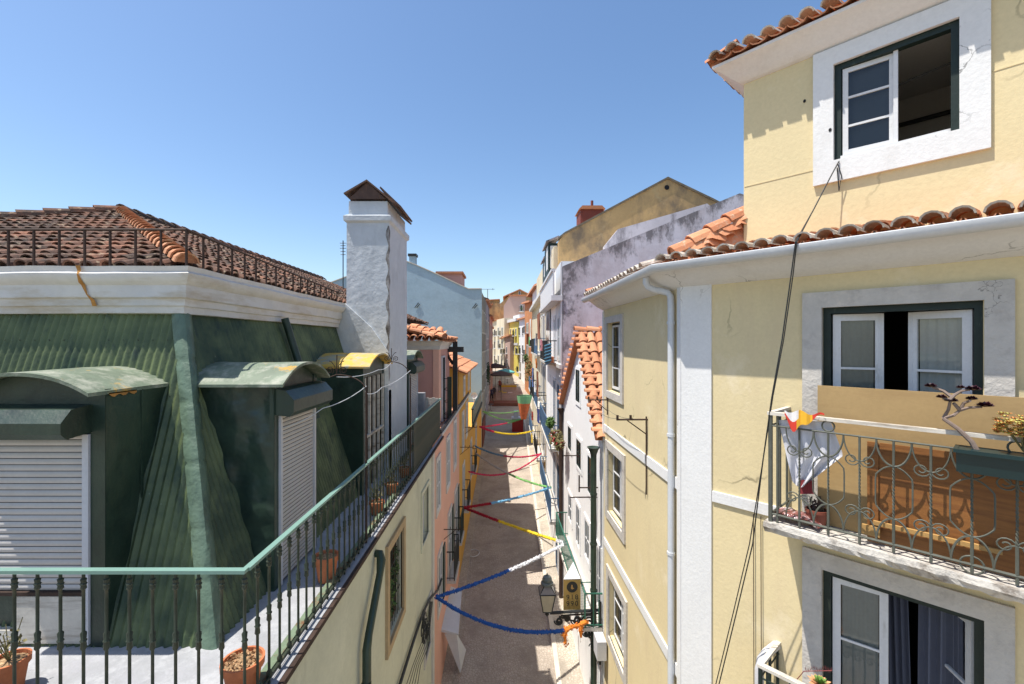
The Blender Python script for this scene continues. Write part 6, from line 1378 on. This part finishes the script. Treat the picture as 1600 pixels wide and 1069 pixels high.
# dark window bars and balconies on the left street wall
for i, (Y0, Y1, zf, lab) in enumerate(((14.3, 15.6, -7.5, 'small black balcony low on the pink house'), (16.3, 17.4, -7.2, 'second small black balcony low on the pink house, next along'), (19.4, 20.8, -7.2, 'narrow dark balcony low on the orange house'), (24, 25.6, -6.9, 'dark balcony below the green terrace panel of the orange house'))):
    long_balcony(FL if False else Fr((XW, 0), (0, 1), (1, 0)), Y0, Y1, zf, zf + .9, .28, M['greenframe'] if i % 2 else M['ironblack'], lab, step=.1)
FWL = Fr((XW, 0), (0, 1), (1, 0))
for i, (Y, z, lab) in enumerate(((18.6, -4.3, 'triangular clothes line bracket between the pink and orange houses'), (20.8, -3.9, 'triangular clothes line bracket highest on the orange house'), (13.6, -5.6, 'thin clothes line bracket nearest on the pink house'))):
    b = MB()
    b.tube([FWL.p(Y, z, 0), FWL.p(Y, z, .55)], .014, 5); b.tube([FWL.p(Y, z - .3, 0), FWL.p(Y, z - .02, .35)], .010, 5)
    for q in (.2, .38, .54): b.tube([FWL.p(Y, z, q), FWL.p(Y, z + .08, q)], .01, 4)
    tag(b.build('clothes_line_bracket', M['rustiron']), lab, 'bracket', 'clothes line brackets')
# plants and laundry along the right-hand street fronts
mt = [surf('laundry_blue', (.10, .16, .34), .9, bd=0), surf('laundry_white', (.7, .7, .72), .9, bd=0), surf('laundry_red', (.45, .05, .04), .9, bd=0), surf('laundry_brown', (.25, .1, .06), .9, bd=0)]
for (px, py, o, w_, h_, mi, lab) in ((833, 590, .7, .5, 1.0, 0, 'blue checked cloth drying over the street on the right'), (829, 515, .5, .5, 1.5, 1, 'long pale laundry hanging from the far right houses'), (842, 510, .5, .9, 1.3, 3, 'brown patterned rug hung over a balcony on the right'), (840, 600, .5, .5, 1.3, 3, 'reddish brown cloth hung below the blue checked one'), (832, 650, .5, .35, .5, 2, 'small red bundle hanging at the green garland'), (790, 521, 0, .5, 1.4, 1, 'white sheet at the far cream house')):
    F = FR; u, z = F.uz(px, py, o) if px > 800 else (60, -2); b = MB(); rows = [[F.p(u + w_ * (i / 8 - .5) * 2, z + h_ * (.5 - q), o + .05 * math.sin(i * 1.7 + q * 3)) for i in range(9)] for q in (0, .5, 1)]
    if px > 800: b.grid(rows); tag(b.build('laundry', mt[mi]), lab, 'laundry', 'laundry over the street')
for (px, py, s_, lab) in ((826, 578, .55, 'tall olive climber on the right side beyond the blue balconies'), (822, 560, .4, 'small bush on a far right balcony'), (860, 660, .2, 'green fern on the upper blue balcony')):
    b = MB(); c = FR.hit(px, py, .45); b.leaves(c, (s_ * .6, s_, s_ * 2.2 if s_ > .5 else s_), 260, .11); tag(b.build('balcony_plant', M['leafdry'] if s_ > .5 else M['leaf']), lab, 'plant', 'plants on street balconies')
cl = ['pink', 'grey', 'white', 'dark blue', 'yellow', 'green', 'orange', 'black']; cc_ = [(.6, .25, .28), (.3, .3, .32), (.75, .75, .75), (.04, .06, .2), (.7, .5, .08), (.1, .3, .12), (.65, .22, .05), (.02, .02, .02)]
for i, (px, py) in enumerate(((846, 548), (838, 540), (836, 612), (841, 660), (831, 690), (827, 540), (838, 575), (829, 620))):
    u, z = FR.uz(px, py, .55); w_ = .35 + .1 * (i % 3); b = MB(); b.grid([[FR.p(u + w_ * (k / 6 - .5) * 2, z + .5 * (1 - q) * (1 + .3 * (i % 2)), .55 + .05 * math.sin(k * 1.9 + q * 2 + i)) for k in range(7)] for q in (0, .5, 1)])
    tag(b.build('laundry', surf('laundry_cloth_' + cl[i].replace(' ', '_'), cc_[i], .9, bd=0)), cl[i] + ' garment drying on a balcony of the cream front on the right', 'laundry', 'laundry over the street')
b = MB(); F = FWL
for k in range(9): b.leaves((XW + .1, 45 + k * .35, -3.4 + .8 * math.sin(k * .5)), (.22, .6, .6), 50, .1)
tag(b.build('balcony_plant', surf('dark_ivy_leaf', (.03, .05, .02), .7, bd=0)), 'dark creeper along the shaded houses past the blue gable', 'plant', 'plants on street balconies')
# air conditioner, white meter box near the lamp
b = MB(); b.fbox(FS, 4.75, 5.2, -8.55, -8.05, .05, .3); tag(b.build('meter_box', M['shutframe']), 'grey white meter box low on the yellow street wall', 'box')
b = MB(); c = LX(738, 850, -1.2) if False else W(740, 832, 20.2); n = 20
b.tube([Vector((c.x + .25 * math.cos(k * 2 * math.pi / n), c.y + .35 * math.sin(k * 2 * math.pi / n), zg(20.2) + .04)) for k in range(n + 1)], .018, 5); tag(b.build('hose_loop', M['winwhite']), 'white loop of hose lying on the street', 'hose')
